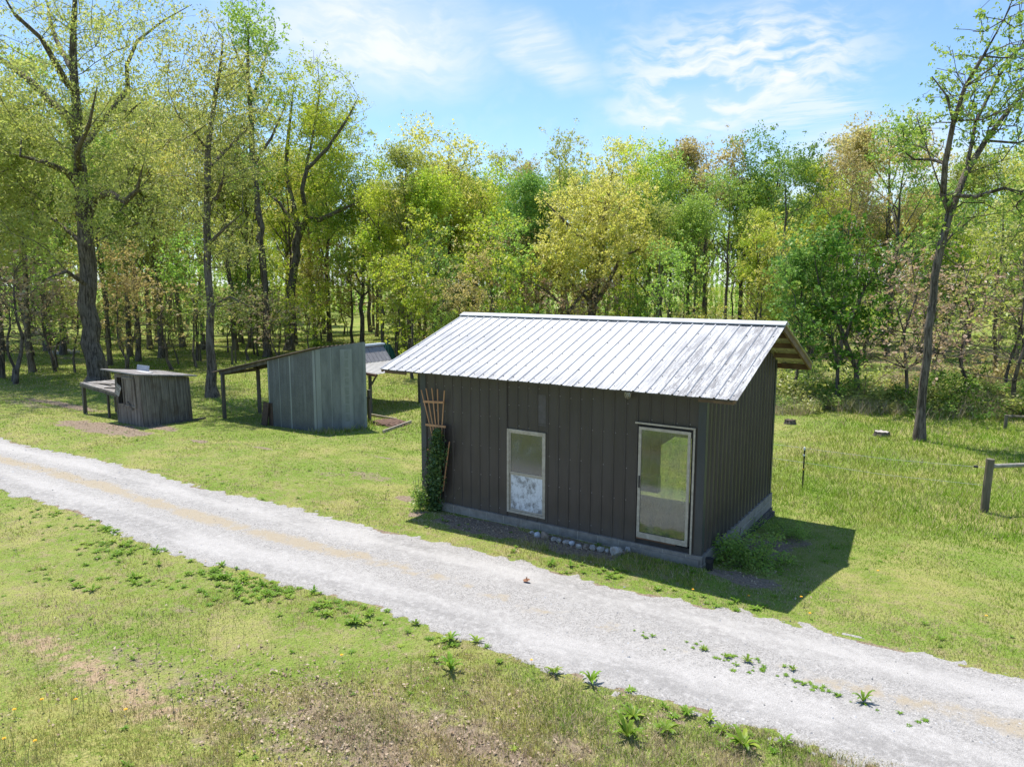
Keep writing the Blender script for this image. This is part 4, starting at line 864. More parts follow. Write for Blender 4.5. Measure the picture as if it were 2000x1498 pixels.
# workbench
l1, l2 = at(167, 807), at(214, 816); z1, z2 = h_at(l1, 749), h_at(l2, 764)
bn = thing('work_bench', 'rough grey plank bench joined to the left side of the wooden shack', 'bench', l1)
B_ = lambda p: loc(p, bn); back = np.array([0.25, 1.15, 0]); e1 = l1+np.array([-.12, -.05, 0]); dir_ = (l2-l1); dir_[2] = 0; e2 = l1+dir_*1.65
zb1, zb2 = z1, z1+(z2-z1)*1.55
mb = MB()
for k in range(7):
    f0_, f1_ = k/7+.005, (k+1)/7-.005; j = RNG.uniform(-.05, .05); D2 = dir_/np.linalg.norm(dir_)*j
    P4 = [np.array([*(e1+back*f0_)[:2], zb1])+D2, np.array([*(e2+back*f0_)[:2], zb2])+D2, np.array([*(e2+back*f1_)[:2], zb2])+D2, np.array([*(e1+back*f1_)[:2], zb1])+D2]
    P4 = [B_(q) for q in P4]; mb.hexa(P4+[q+np.array([0, 0, .035]) for q in P4])
mb.build('bench_top', simple('bleached_bench_boards', (0.34, 0.32, 0.30), (0.16, 0.14, 0.125), 0.95, 7, stretch=(.3, 1, 1)), bn)
mb = MB(); mb.bar(B_(np.array([*e1[:2], zb1-.06])), B_(np.array([*e2[:2], zb2-.06])), .04, .11); mb.build('apron', M_tim, bn)
for (P, zz) in ((l1, zb1), (l2, z2-0.02), (l1+back*.9, zb1), (l2+back*.9, z2-0.02)):
    q = B_(np.array([P[0], P[1], 0])); mb = MB(); r_s = .055 if P is l1 else .035; mb.box((q[0]-r_s, q[1]-r_s, -.1), (q[0]+r_s, q[1]+r_s, zz-l1[2])); mb.build('leg', M_tim, bn)
tz = lambda f: (zb1+(zb2-zb1)*f)+.04
for k, (f, bb, ln, an, lab) in enumerate(((.25, .35, .9, .2, 'long plank lying askew across the left of the work bench'), (.38, .6, .8, -.1, 'short plank behind another on the work bench'), (.55, .25, .6, .5, 'splintered board at the front of the work bench'), (.48, .8, 1.0, .05, 'narrow plank along the back of the work bench'))):
    q = e1+(e2-e1)*f+back*bb; o = MB(); o.bar((-ln/2*math.cos(an), -ln/2*math.sin(an), .02), (ln/2*math.cos(an), ln/2*math.sin(an), .02), .10, .03); o = o.build('plank', M_tim); o.location = (q[0], q[1], tz(f)-0.0); tag(o, lab, 'plank', 'planks lying on the work bench')
q = e1+(e2-e1)*.72+back*.55; o = MB(); o.box((-.35, -.15, 0), (.35, .15, .03)); o.box((-.35, -.15, .03), (.35, -.12, .18)); o.box((-.35, .12, .03), (.35, .15, .18)); o.box((-.35, -.12, .03), (-.32, .12, .18)); o.box((.32, -.12, .03), (.35, .12, .18))
o = o.build('wooden_tray', M_tim); o.location = (q[0], q[1], tz(.72)); tag(o, 'dark open wooden tray on the right of the work bench', 'tray')
for k, (f, bb, lab) in enumerate(((.45, .55, 'weathered log lying lengthwise beneath the work bench'), (.72, .4, 'dark log beneath the work bench next to the shack'), (.6, .85, 'short log at the back beneath the work bench'))):
    q = e1+(e2-e1)*f+back*bb; o = MB(); rr = (.13, .15, .11)[k]; o.tube([(-.32, 0, rr), (0, .01, rr*1.05), (.32, .03, rr)], [rr, rr*1.05, rr*.95], 10); o = o.build('log', BARK2, smooth=False); o.location = (q[0], q[1], float(gz(q[0], q[1]))-.02); o.rotation_euler = (0, 0, k*.7-.5); tag(o, lab, 'log', 'logs under the work bench')

# ================================================================ FENCES, STUMPS, SMALL THINGS
M_post = simple('round_treated_timber', (0.20, 0.175, 0.125), (0.10, 0.085, 0.06), 0.9, 9, stretch=(1, 1, .2), bmp=0.5)
M_steel = simple('dark_green_steel', (0.03, 0.035, 0.03), (0.02, 0.022, 0.02), 0.6); M_ins = simple('white_insulator', (0.75, 0.78, 0.8), (0.6, 0.6, 0.6), 0.4); M_yel = simple('yellow_insulator', (0.75, 0.6, 0.05), (0.5, 0.4, 0.05), 0.5); M_wire = simple('galvanised_wire', (0.45, 0.47, 0.48), (0.35, 0.36, 0.36), 0.4)
P = at(1922, 1000); ht = h_at(P, 896)-P[2]
rf_ = thing('rail_fence', 'round timber fence post with a grey rail leading out of the right edge', 'fence', P)
mb = MB(); mb.tube([(0, 0, -.3), (0.01, 0, ht*.5), (.03, 0, ht)], [.09, .085, .085], 14); mb.build('post', M_post, rf_)
q = at(2230, 985)-P; mb = MB(); mb.tube([(q[0], q[1], q[2]-.3), (q[0], q[1], q[2]+ht)], .085, 12); mb.build('post', M_post, rf_)
mb = MB(); mb.tube([(.06, 0, ht*.87), (q[0]*.5, q[1]*.5, q[2]*.5+ht*.86), (q[0], q[1], q[2]+ht*.87)], .05, 10); mb.build('rail', simple('bleached_rail', (0.34, 0.32, 0.27), (0.2, 0.18, 0.14), .9), rf_)
TP = at(1567, 952); h2 = h_at(TP, 873)-TP[2]
ef = thing('wire_fence', 'thin wire fence on a dark steel picket with a white cap', 'fence', TP)
mb = MB(); mb.box((-.004, -.018, -.3), (.004, .018, h2-.06)); mb.box((-.018, .018, -.3), (.018, .024, h2-.06)); mb.build('picket', M_steel, ef)
mb = MB(); mb.tube([(0, 0, h2-.08), (0, 0, h2-.02), (0, 0, h2)], [.024, .026, .012], 10); mb.build('cap', M_ins, ef)
for zz in (.45, .80): mb = MB(); mb.box((-.022, -.03, h2*zz-.02), (.022, .006, h2*zz+.02)); mb.build('insulator', M_yel if zz < .5 else M_ins, ef)
A = P+np.array([0, 0, ht]); leftw = at(1380, 925)
for (za_, zb_) in ((h2-.03, ht*.83), (h2*.62, ht*.5)):
    mb = MB(); w0 = np.array([0, 0, za_]); w1 = P-TP+np.array([-.08, 0, zb_]); mid = (w0+w1)/2-np.array([0, 0, .05]); mb.tube([w0, mid, w1], .0035, 5); w2 = at(1200, 890)-TP+np.array([0, 0, za_]); mb.tube([w0, (w0+w2)/2-np.array([0, 0, .04]), w2], .0035, 5); mb.build('wire', M_wire, ef)
mb = MB(); w1 = P-TP+np.array([-.28, 0, ht*.83]); mb.tube([w1, w1+np.array([.09, 0, 0])], .03, 8); mb.build('strainer', M_steel, ef)
def post_fence(name, label, base, top_v, rails, grp=None, r=.07):
    P0 = at(*base[0]); f = thing(name, label, 'fence', P0, group=grp); hs = h_at(P0, top_v)-P0[2]
    pp = [at(*b_) for b_ in base]
    for p_ in pp: mb = MB(); q = p_-P0; mb.tube([q+np.array([0, 0, -.3]), q+np.array([0, 0, hs])], r, 9); mb.build('post', M_post, f)
    for (i_, j_, f1) in rails: mb = MB(); mb.tube([pp[i_]-P0+np.array([0, 0, hs*f1]), pp[j_]-P0+np.array([0, 0, hs*f1])], .045, 7); mb.build('rail', M_post, f)
    return f
post_fence('rail_fence', 'far timber post and rail at the right edge before the brush', [(1963, 838), (2080, 842)], 810, [(0, 1, .9)], r=.06)
post_fence('rail_fence', 'pair of round fence posts with a rail in the shady grass left of the lean-to', [(454, 712), (392, 706)], 676, [(0, 1, .93)])
Pq = at(461, 709); o = thing('fence_post', 'lone taller round post right behind the paired rail fence posts', 'post', Pq); mb = MB(); mb.tube([(0, 0, -.3), (0, 0, h_at(Pq, 666)-Pq[2])], .06, 9); mb.build('post', M_post, o)
for (u_, v_, tv, lab) in ((480, 737, 705, 'thin grass stake left of the lean-to post in the shade'),):
    Pq = at(u_, v_); o = thing('stake', lab, 'stake', Pq); mb = MB(); mb.tube([(0, 0, -.2), (.01, 0, h_at(Pq, tv)-Pq[2])], .018, 6); mb.build('stake_shaft', M_post, o)
def stump(u_, v_, rad, hh, lab, topc):
    P = at(u_, v_); s = thing('tree_stump', lab, 'stump', P, group=None); r = np.random.default_rng(int(u_)); N = 22; V = []; Q = []
    prof = r.uniform(.85, 1.15, N)
    for i_, (zz, rr) in enumerate(((-.1, 1.35), (.02, 1.15), (hh*.6, 1.0), (hh, .97))):
        for j in range(N): a = j*2*math.pi/N; V.append((rad*rr*prof[j]*math.cos(a), rad*rr*prof[j]*math.sin(a)*.85, zz+(r.uniform(-.02, .02) if i_ == 3 else 0)))
        if i_:
            for j in range(N): Q.append(((i_-1)*N+j, (i_-1)*N+(j+1) % N, i_*N+(j+1) % N, i_*N+j))
    mb = MB(); mb.add(V, Q); mb.build('bark', BARK, s)
    mb = MB(); top = V[-N:]; mb.add([(0, 0, hh+.01)]+[(x*.96, y*.96, z-.004) for x, y, z in top], T=[(0, j+1, (j+1) % N+1) for j in range(N)]); mb.build('cut_face', topc, s)
stump(1721, 851, .24, .16, 'pale sawn tree stump in the grass left of the tall leaning tree', simple('grey_cut_wood', (0.45, 0.41, 0.37), (0.28, 0.25, 0.22), .9))
stump(1543, 828, .19, .16, 'small dark tree stump in the grass near the back of the dark shed', simple('dark_cut_wood', (0.10, 0.07, 0.05), (0.05, 0.04, 0.03), .9))
P = at(128, 690); ring_ = MB(); 
for k in range(13): a = k*2*math.pi/13; me_c = np.array([math.cos(a)*1.0, math.sin(a)*.9, .10]); s_ = .17; ring_.tube([me_c+(0, 0, -.15), me_c, me_c+(0, 0, .12)], [s_, s_*1.1, s_*.5], 7)
o = ring_.build('stone_ring', M_stone); o.location = P; tag(o, 'ring of pale stones on the grass under the left trees', 'stone ring')
# curled rusty leaf on the lane
P = at(1028, 1139); mb = MB()
mb.add([(-.09, 0, .02), (-.03, -.05, .012), (.05, -.045, .03), (.10, 0, .07), (.04, .05, .06), (-.04, .05, .05), (0, 0, .015)], T=[(6, 0, 1), (6, 1, 2), (6, 2, 3), (6, 3, 4), (6, 4, 5), (6, 5, 0)])
mb.add([(0, .01, .02), (.03, -.01, .09), (.0, .03, .11), (-.03, .03, .07)], Q=[(0, 1, 2, 3)])
o = mb.build('dead_leaf', simple('rusty_leaf', (0.26, 0.12, 0.06), (0.17, 0.08, 0.045), .8)); o.scale = (.75, .75, .75); o.location = P+np.array([0, 0, .03]); tag(o, 'curled rust brown dead leaf lying on the gravel lane', 'leaf')
# ================================================================ TREES
def grow(limbs, att, seg=0.75, bf=0.35, droop=0.8, seed=1):
    """limbs: [(points, radii)]; each attractor is joined to the cheapest node of the tree so far"""
    rng = np.random.default_rng(seed); P = []; par = []; R = []; fixed = []
    for (pts, rad) in limbs:
        pts = np.asarray(pts, float); rad = list(rad); forks = any(q is not pts and np.linalg.norm(np.asarray(q[0], float)-pts[-1]) < 0.6 for q, _ in limbs if len(q) != len(pts) or np.linalg.norm(np.asarray(q[0], float)-pts[0]) > 1e-6); rad[-1] = rad[-1] if forks else min(rad[-1], 0.02); rad = np.interp(np.linspace(0, 1, len(pts)), np.linspace(0, 1, len(rad)), rad)
        start = None
        if P:
            d = np.linalg.norm(np.array(P)-pts[0], axis=1); start = int(d.argmin())
        prev = start
        for i in range(len(pts)):
            if i == 0:
                if start is None: P.append(pts[0]); par.append(-1); R.append(rad[0]); fixed.append(1); prev = 0
                continue
            k = max(1, int(np.linalg.norm(pts[i]-pts[i-1])/seg)); a = P[prev] if i == 1 else pts[i-1]
            for j in range(1, k+1):
                f = j/k; q = a*(1-f)+pts[i]*f+rng.normal(size=3)*rad[i]*0.22*(j < k)
                P.append(q); par.append(prev); R.append(rad[i-1]*(1-f)+rad[i]*f); fixed.append(1); prev = len(P)-1
    n0 = len(P); cap = n0+len(att)*8+10
    PA = np.zeros((cap, 3)); PA[:n0] = P; PL = np.zeros(cap)
    for i in range(1, n0): PL[i] = PL[par[i]]+np.linalg.norm(PA[i]-PA[par[i]])*0.4
    n = n0; base = np.array(P[0]); tips = []
    ctr = PA[:n0]; d0 = np.array([np.linalg.norm(ctr-a, axis=1).min() for a in att]); order = np.argsort(d0+rng.random(len(att))*0.6)
    zmin = limbs[0][0][0][2]+(limbs[0][0][-1][2]-limbs[0][0][0][2])*0.12
    for ai in order:
        a = att[ai]; D = PA[:n]-a; dist = np.linalg.norm(D, axis=1)
        cost = dist+bf*PL[:n]+droop*np.maximum(D[:, 2]+0.15*dist, 0)+50*(PA[:n, 2] < zmin)
        j = int(cost.argmin()); L = dist[j]; k = min(7, max(1, int(L/seg))); prev = j; s = PA[j].copy()
        for q in range(1, k+1):
            f = q/k; c = s*(1-f)+a*f; c[2] += -0.10*L*math.sin(math.pi*f)*0.8; c += rng.normal(size=3)*0.05*L*(q < k)
            PA[n] = c; PL[n] = PL[prev]+np.linalg.norm(c-PA[prev]); par.append(prev); R.append(0); fixed.append(0); prev = n; n += 1
        tips.append(prev)
    PA = PA[:n]; par = np.array(par); R = np.array(R); acc = np.zeros(n); kids = np.bincount(par[par >= 0], minlength=n)
    E_ = 2.3
    for i in range(n-1, -1, -1):
        if kids[i] == 0: acc[i] = max(acc[i], 0.011**E_)
        if i >= n0: R[i] = acc[i]**(1/E_)
        if par[i] >= 0: acc[par[i]] += acc[i]
    for i in range(n0, n): R[i] = min(R[i], R[par[i]]*0.85)
    return PA, par, R, np.array(tips), n0
def tubes(PA, par, R, flare=True, rmin=0.0, seed=0):
    rng = np.random.default_rng(seed); n = len(PA); VV = []; FF = []; off = 0
    dirs = np.zeros((n, 3)); has = par >= 0; dirs[has] = PA[has]-PA[par[has]]; dirs[~has] = (0, 0, 1)
    dirs /= np.linalg.norm(dirs, axis=1)[:, None]+1e-9
    best = {}
    for i in range(n):
        p = par[i]
        if p >= 0 and (p not in best or R[i] > R[best[p]]): best[p] = i
    nd = dirs.copy()
    for p, c in best.items(): v = dirs[p]+dirs[c]; nd[p] = v/(np.linalg.norm(v)+1e-9)
    for lo_, hi_, ns in ((0.10, 9, 12), (0.035, 0.10, 6), (rmin, 0.035, 3)):
        ids = np.array([i for i in range(n) if par[i] >= 0 and lo_ <= R[i] < hi_])
        if not len(ids): continue
        pa = par[ids]; main = np.array([best[p] == i for p, i in zip(pa, ids)])
        dA = np.where(main[:, None], nd[pa], dirs[ids]); rA = np.where(main, R[pa], np.minimum(R[pa], R[ids]*1.15)); dB = nd[ids]; rB = R[ids]
        def ring(Pc, d, r):
            ref = np.array([0.83, 0.55, 0.08]); a = np.cross(d, ref); a /= np.linalg.norm(a, axis=1)[:, None]+1e-9; b = np.cross(d, a)
            t = np.arange(ns)*2*math.pi/ns; rr = r[:, None]*(1+(0.06*np.sin(3*t+Pc[:, 2:3]*0.7)+0.05*np.sin(5*t+Pc[:, 2:3]*1.9))*(ns > 6))
            return Pc[:, None]+rr[..., None]*(np.cos(t)[None, :, None]*a[:, None]+np.sin(t)[None, :, None]*b[:, None])
        V = np.stack([ring(PA[pa], dA, rA), ring(PA[ids], dB, rB)], 1).reshape(-1, 3)
        m = len(ids); b0 = np.arange(m)[:, None]*2*ns; j = np.arange(ns)[None]; j2 = (j+1) % ns
        F = np.stack([b0+j, b0+j2, b0+ns+j2, b0+ns+j], -1).reshape(-1, 4)+off
        VV.append(V); FF.append(F); off += len(V)
    return np.vstack(VV), np.vstack(FF)
def ell_pts(n, c, r, rng, shell=0.45):
    d = rng.normal(size=(n, 3)); d /= np.linalg.norm(d, axis=1)[:, None]; u = rng.random((n, 1))**shell
    return np.asarray(c)+d*u*np.asarray(r)
def crown_pts(PA, par, tips, n0, K, sig, rng, along=0.5):
    """leaf positions gathered round the twig ends, with some along the twigs"""
    out = []
    w_ = rng.uniform(0.35, 1.65, len(tips))
    for t_, ww in zip(tips, w_):
        k = int(K*ww); c = PA[t_]; d = c-PA[par[t_]]; nrm = np.linalg.norm(d)+1e-6
        sub = max(1, k//11); cs = c+rng.normal(size=(sub, 3))*sig*np.array([1, 1, .75])-d[None]*rng.random((sub, 1))*along
        out.append(cs[rng.integers(0, sub, k)]+rng.normal(size=(k, 3))*sig*0.27)
    return np.vstack(out)
TREES = []
def tree_obj(name, label, P, limbs, att, leafm, bark, K, sig, L, Wd, seed, group=None, seg=0.75, bf=0.35, droop=0.8, down=0.0, cat='tree'):
    P = np.asarray(P, float); lim = [(np.asarray(a, float)-P, r) for a, r in limbs]; at_ = np.asarray(att)-P
    PA, par, R, tips, n0 = grow(lim, at_, seg, bf, droop, seed)
    z0 = lim[0][0][0][2]; R = R.copy(); fl = (np.arange(len(R)) < n0)&(PA[:, 2]-z0 < 1.3); R[fl] *= 1+0.55*(1-(PA[fl, 2]-z0)/1.3)**2.2
    V, F = tubes(PA, par, R)
    o = thing(name, label, cat, P, 0, group)
    new_mesh_obj('trunk', V, F, [bark], o, smooth=True)
    pts = crown_pts(PA, par, tips, n0, K, sig, np.random.default_rng(seed+1)); pts = pts[pts[:, 2] > 0.05]
    V, F, r = leaf_cards(pts, L, Wd, np.random.default_rng(seed+2), down=down)
    c = new_mesh_obj('crown', V, F, [leafm], o, floats={'rnd': r})
    return o
def plp(P, u_, v_, dd=0.0):      # point seen at a pixel, as far forward as P (+dd metres)
    d = cF+cR*(u_-1000)/FPX-cU*(v_-749)/FPX; fw = np.array([cF[0], cF[1], 0]); fw /= np.linalg.norm(fw)
    return CAM+d*(((P-CAM)@fw+dd)/(d@fw))
def px_m(P): return ((P-CAM)@cF)/FPX
def hero(name, label, base, trunk, limbs, crowns, leafm, bark, K, sig, L, Wd, seed, **kw):
    """trunk [(u,v,half-width px,depth)], limbs the same, crowns [(u,v,ru,rv,depth offset,depth radius m,n)]"""
    P = at(*base); k = px_m(P); rng = np.random.default_rng(seed*7+1); slim = kw.pop('slim', .85)
    conv = lambda pl_: (np.array([plp(P, q[0], q[1], q[3] if len(q) > 3 else 0) for q in pl_]), [q[2]*k*slim for q in pl_])
    tr = conv(trunk); tr[0][0] = P+np.array([0, 0, -0.25])
    lm = [tr]+[conv(l) for l in limbs]; att = []
    for (u_, v_, ru, rv, d0, dr_, n_) in crowns:
        c = plp(P, u_, v_, d0); d = rng.normal(size=(n_, 3)); d /= np.linalg.norm(d, axis=1)[:, None]; q = d*rng.random((n_, 1))**0.45
        fw = np.array([cF[0], cF[1], 0]); fw /= np.linalg.norm(fw)
        att.append(c+q[:, :1]*ru*k*_R+q[:, 1:2]*dr_*fw+q[:, 2:3]*rv*k*np.array([0, 0, 1]))
    att = np.vstack(att); att = att[att[:, 2] > P[2]+1.0]
    return tree_obj(name, label, P, lm, att, leafm, bark, K, sig, L, Wd, seed, **kw)

hero('oak_tree', 'massive old oak with thick spreading limbs directly behind the wooden shack', (187, 747),
 [(187, 747, 24), (181, 640, 21), (173, 560, 20), (166, 480, 18.5), (161, 400, 16), (157, 330, 15), (152, 260, 12), (146, 180, 10), (142, 100, 8), (146, 20, 6), (150, -90, 3)],
 [[(163, 425, 10), (185, 390, 9, 0), (215, 376, 8, -1), (245, 395, 7, -2), (268, 372, 5, -3), (280, 320, 3, -4)], [(157, 365, 9), (130, 335, 8, -1), (90, 318, 6, -2), (40, 305, 4, -3), (-10, 290, 2, -4)],
  [(156, 245, 13), (135, 232, 12, 1), (95, 195, 10, 2), (60, 160, 9, 2), (20, 130, 7, 3), (-40, 80, 4, 3)], [(146, 180, 9), (112, 130, 7, -2), (80, 75, 5, -3), (30, 30, 4, -4), (0, -20, 2, -4)],
  [(156, 300, 8), (185, 255, 8, 2), (218, 215, 7, 2), (250, 175, 6, 3), (247, 130, 5, 3), (268, 80, 4, 3), (320, 40, 2.5, 4), (375, 10, 1.5, 4)], [(218, 215, 6, 2), (255, 218, 4, 2), (300, 243, 2, 2)],
  [(144, 130, 7), (120, 100, 6, 2), (100, 50, 5, 3), (88, -20, 3, 4)], [(157, 330, 7), (150, 300, 6, -3), (175, 240, 4, -5), (190, 170, 3, -6)], [(175, 560, 6), (130, 530, 4, -2), (90, 545, 2, -4)], [(165, 470, 6), (120, 440, 4, 2), (60, 400, 3, 3)]],
 [(150, 60, 245, 170, 0, 6.5, 340), (130, 250, 230, 130, 0, 6, 300), (60, 420, 150, 110, 0, 5, 90), (270, 400, 120, 110, -1, 4, 110), (330, 230, 70, 80, 0, 3, 40)],
 LEAF['olive'], BARK, 66, 0.48, 0.135, 0.052, 21, down=0.9, slim=.76)
hero('mid_oak_tree', 'slim straight tree with grey trunk between the wooden shack and the lean-to', (416, 776),
 [(416, 776, 13), (411, 680, 9), (408, 560, 8), (405, 480, 8), (405, 400, 7.5), (405, 330, 7), (410, 260, 5.5), (420, 190, 4.5), (432, 120, 3), (436, 75, 1.5)],
 [[(408, 400, 5), (425, 385, 5, 0), (432, 360, 4, -1), (440, 320, 3, -1)], [(405, 335, 5), (435, 300, 4, 1), (480, 255, 3, 2), (520, 215, 2, 2)], [(408, 470, 4), (440, 445, 3, -1), (475, 415, 2, -2)], [(407, 300, 4), (380, 260, 3, -1), (350, 230, 2, -2)], [(409, 600, 3), (450, 580, 2, -2), (490, 600, 1, -3)]],
 [(430, 170, 105, 110, 0, 4, 210), (425, 330, 115, 90, 0, 3.6, 130), (440, 480, 80, 70, 0, 3, 40), (455, 590, 70, 40, -1, 3, 26)], LEAF['olive'], BARK, 52, 0.40, 0.10, 0.052, 22, down=0.4)
hero('tall_tree', 'tallest slender tree whose lacy top stands clear above the left woods', (522, 697),
 [(522, 697, 9), (518, 560, 7.5), (505, 420, 7), (493, 300, 6.5), (488, 200, 5), (484, 110, 3.5), (487, 30, 1.5)],
 [[(488, 200, 4), (510, 150, 3, 1), (525, 90, 2, 1)], [(486, 150, 3), (460, 100, 2, -1), (445, 60, 1.2, -1)], [(495, 320, 4), (530, 270, 3, 0), (560, 200, 2, 0)]],
 [(488, 65, 55, 62, 0, 3, 130), (495, 190, 62, 60, 0, 3, 60), (500, 330, 60, 60, 0, 3, 40)], LEAF['green'], BARK, 34, 0.45, 0.16, 0.09, 23)
hero('oak_tree', 'crooked oak with bright lime leaves that reaches right over the lean-to roof', (563, 684),
 [(563, 684, 12), (567, 600, 11), (574, 520, 10), (585, 455, 9.5), (600, 425, 8)],
 [[(590, 445, 7), (572, 395, 6, 0), (558, 330, 5, 1), (565, 250, 4, 1), (575, 160, 2, 1)], [(600, 425, 6), (625, 430, 6, -1), (645, 420, 5, -2), (690, 400, 3, -2), (740, 380, 2, -2)], [(598, 430, 6), (590, 370, 5, -1), (600, 330, 5, -1), (640, 290, 4, -2), (680, 230, 3, -2), (700, 190, 2, -2)],
  [(590, 370, 4, -1), (610, 270, 3, 0), (625, 180, 2, 1), (620, 120, 1, 1)], [(588, 450, 5), (545, 395, 4, 1), (520, 375, 3, 2), (500, 330, 2, 2)]],
 [(600, 190, 100, 85, 0, 4.5, 190), (660, 250, 75, 75, 0, 4, 120), (690, 360, 75, 70, -1, 4, 120), (560, 300, 70, 70, 0, 3.5, 80), (600, 420, 75, 60, 0, 4, 50), (640, 560, 90, 60, 0, 4, 50)], LEAF['lime'], BARK2, 54, 0.42, 0.13, 0.075, 24, slim=.75)
hero('maple_tree', 'broad golden yellow tree rising in the middle behind the white roof', (1150, 706),
 [(1150, 706, 10), (1155, 620, 9), (1162, 570, 8), (1175, 500, 7.5), (1180, 430, 6), (1190, 370, 4), (1200, 310, 2)],
 [[(1160, 590, 6), (1185, 560, 5, 1), (1215, 500, 4, 1), (1265, 480, 3, 1), (1315, 490, 1.5, 1)], [(1172, 510, 5), (1130, 460, 4, -1), (1090, 420, 3, -2), (1060, 390, 2, -2)], [(1158, 600, 4), (1100, 540, 3, -1), (1050, 520, 2, -2)], [(1178, 450, 4), (1215, 400, 3, 1), (1245, 370, 2, 1)]],
 [(1170, 400, 110, 85, 0, 4.5, 230), (1150, 480, 125, 75, 0, 5, 200), (1275, 480, 45, 28, 1, 2, 34), (1090, 520, 75, 60, -1, 3.5, 90)], LEAF['gold'], BARK2, 62, 0.38, 0.135, 0.09, 25)
hero('maple_tree', 'low maple in pinkish bud just behind the ridge of the white roof', (1120, 712),
 [(1120, 712, 5), (1118, 650, 4.5), (1110, 610, 4)], [[(1110, 612, 4), (1070, 570, 3, 0), (1030, 545, 2, 0)], [(1112, 610, 4), (1140, 570, 3, 0), (1190, 550, 2, 0)], [(1111, 610, 3), (1105, 560, 2, 0)]],
 [(1110, 580, 120, 42, 0, 3, 110)], LEAF['pink'], BARK, 22, 0.38, 0.15, 0.10, 26)
hero('dogwood_tree', 'dense dark green tree with crooked twin stems behind the open gable', (1674, 782),
 [(1674, 782, 6), (1672, 720, 5.5), (1650, 665, 5), (1630, 610, 4)], [[(1655, 672, 4), (1665, 620, 4, 0), (1690, 560, 3, 0), (1690, 500, 2, 0)], [(1632, 612, 3.5), (1600, 560, 3, 0), (1590, 500, 2, 0)], [(1668, 700, 3.5), (1700, 650, 3, 0), (1720, 600, 2, 0)]],
 [(1630, 500, 50, 50, 0, 2.5, 60), (1675, 560, 50, 45, 1, 2.5, 50), (1700, 630, 36, 45, -1, 2, 40), (1620, 600, 45, 50, 0, 2.5, 40), (1715, 520, 25, 35, 0, 1.5, 18), (1660, 450, 25, 30, 0, 1.5, 16), (1650, 690, 60, 30, -1, 2, 20)], LEAF['dark'], BARK2, 24, 0.36, 0.13, 0.10, 27)
hero('dogwood_tree', 'smaller dark green tree left of the crooked twin stemmed one', (1637, 784),
 [(1637, 784, 4.5), (1636, 720, 4), (1625, 660, 3.5), (1618, 600, 2.5)], [[(1630, 680, 3), (1600, 640, 2, 0)], [(1624, 650, 3), (1650, 600, 2, 0)]],
 [(1580, 470, 45, 50, 1, 2.5, 50), (1540, 540, 35, 50, 0, 2, 30), (1610, 550, 40, 40, 1, 2, 30), (1565, 640, 45, 55, 0, 2.5, 50)], LEAF['blue'], BARK2, 20, 0.36, 0.13, 0.10, 28)
hero('maple_tree', 'spreading maple in salmon pink bud beside the tall leaning tree', (1775, 800),
 [(1775, 800, 4), (1770, 720, 3.5), (1765, 650, 3)], [[(1768, 680, 3), (1730, 640, 2, 0), (1700, 650, 1.2, -1)], [(1766, 655, 3), (1790, 580, 2, 0), (1780, 510, 1.2, 0)], [(1769, 700, 3), (1830, 690, 2, -1), (1880, 700, 1.2, -1)], [(1765, 655, 2.5), (1740, 560, 2, 0)]],
 [(1780, 560, 70, 90, 0, 2.6, 120), (1770, 680, 100, 55, -1, 2.6, 120), (1860, 640, 60, 60, 1, 2, 40)], LEAF['pink'], BARK, 11, 0.30, 0.11, 0.07, 29)
hero('leaning_tree', 'tall forked tree leaning right, standing alone on the grass at right', (1795, 860),
 [(1795, 860, 12.5), (1799, 800, 11), (1803, 750, 10.5), (1811, 690, 10), (1813, 640, 10), (1823, 590, 9.5), (1826, 540, 9.5), (1838, 480, 10), (1856, 415, 9.5)],
 [[(1850, 440, 8), (1842, 380, 8, 0), (1846, 320, 7, -.3), (1862, 240, 6, -.6), (1885, 170, 5, -.8), (1920, 110, 4, -1), (1960, 40, 2.5, -1), (1990, -30, 1.5, -1)], [(1856, 415, 9), (1885, 340, 8, .4), (1925, 275, 7, .7), (1970, 215, 5.5, 1), (2030, 150, 4, 1.2), (2090, 90, 2.5, 1.4)],
  [(1868, 388, 5), (1905, 385, 5, -.5), (1960, 368, 4, -1), (2010, 377, 3.5, -1), (2070, 360, 2, -1)], [(1846, 330, 5), (1820, 312, 4, .5), (1785, 312, 3, .8), (1750, 285, 1.6, 1)], [(1885, 340, 5, .4), (1905, 240, 4.5, 1), (1950, 150, 4, 1.4), (1995, 90, 3, 1.6), (2030, 20, 1.5, 1.6)],
  [(1862, 240, 4, -.6), (1850, 190, 3, -.8), (1820, 150, 2, -.8)], [(1925, 275, 4, .7), (1990, 280, 3, .4), (2050, 240, 2, .2)], [(1842, 400, 3), (1830, 350, 2, -1), (1790, 230, 1.5, -1)]],
 [(1940, 130, 80, 120, 0, 2.6, 150), (1980, 240, 85, 85, 0, 2.4, 100), (1850, 210, 45, 70, 0, 1.8, 50), (1775, 270, 45, 50, .6, 1.2, 40), (1900, 380, 80, 60, 0, 2, 70), (2040, 90, 70, 120, 0, 2.6, 90), (2000, 420, 70, 50, 0, 2, 30), (1830, 470, 50, 50, 0, 1.6, 20)], LEAF['green'], BARK, 19, 0.25, 0.105, 0.055, 30, slim=.72)

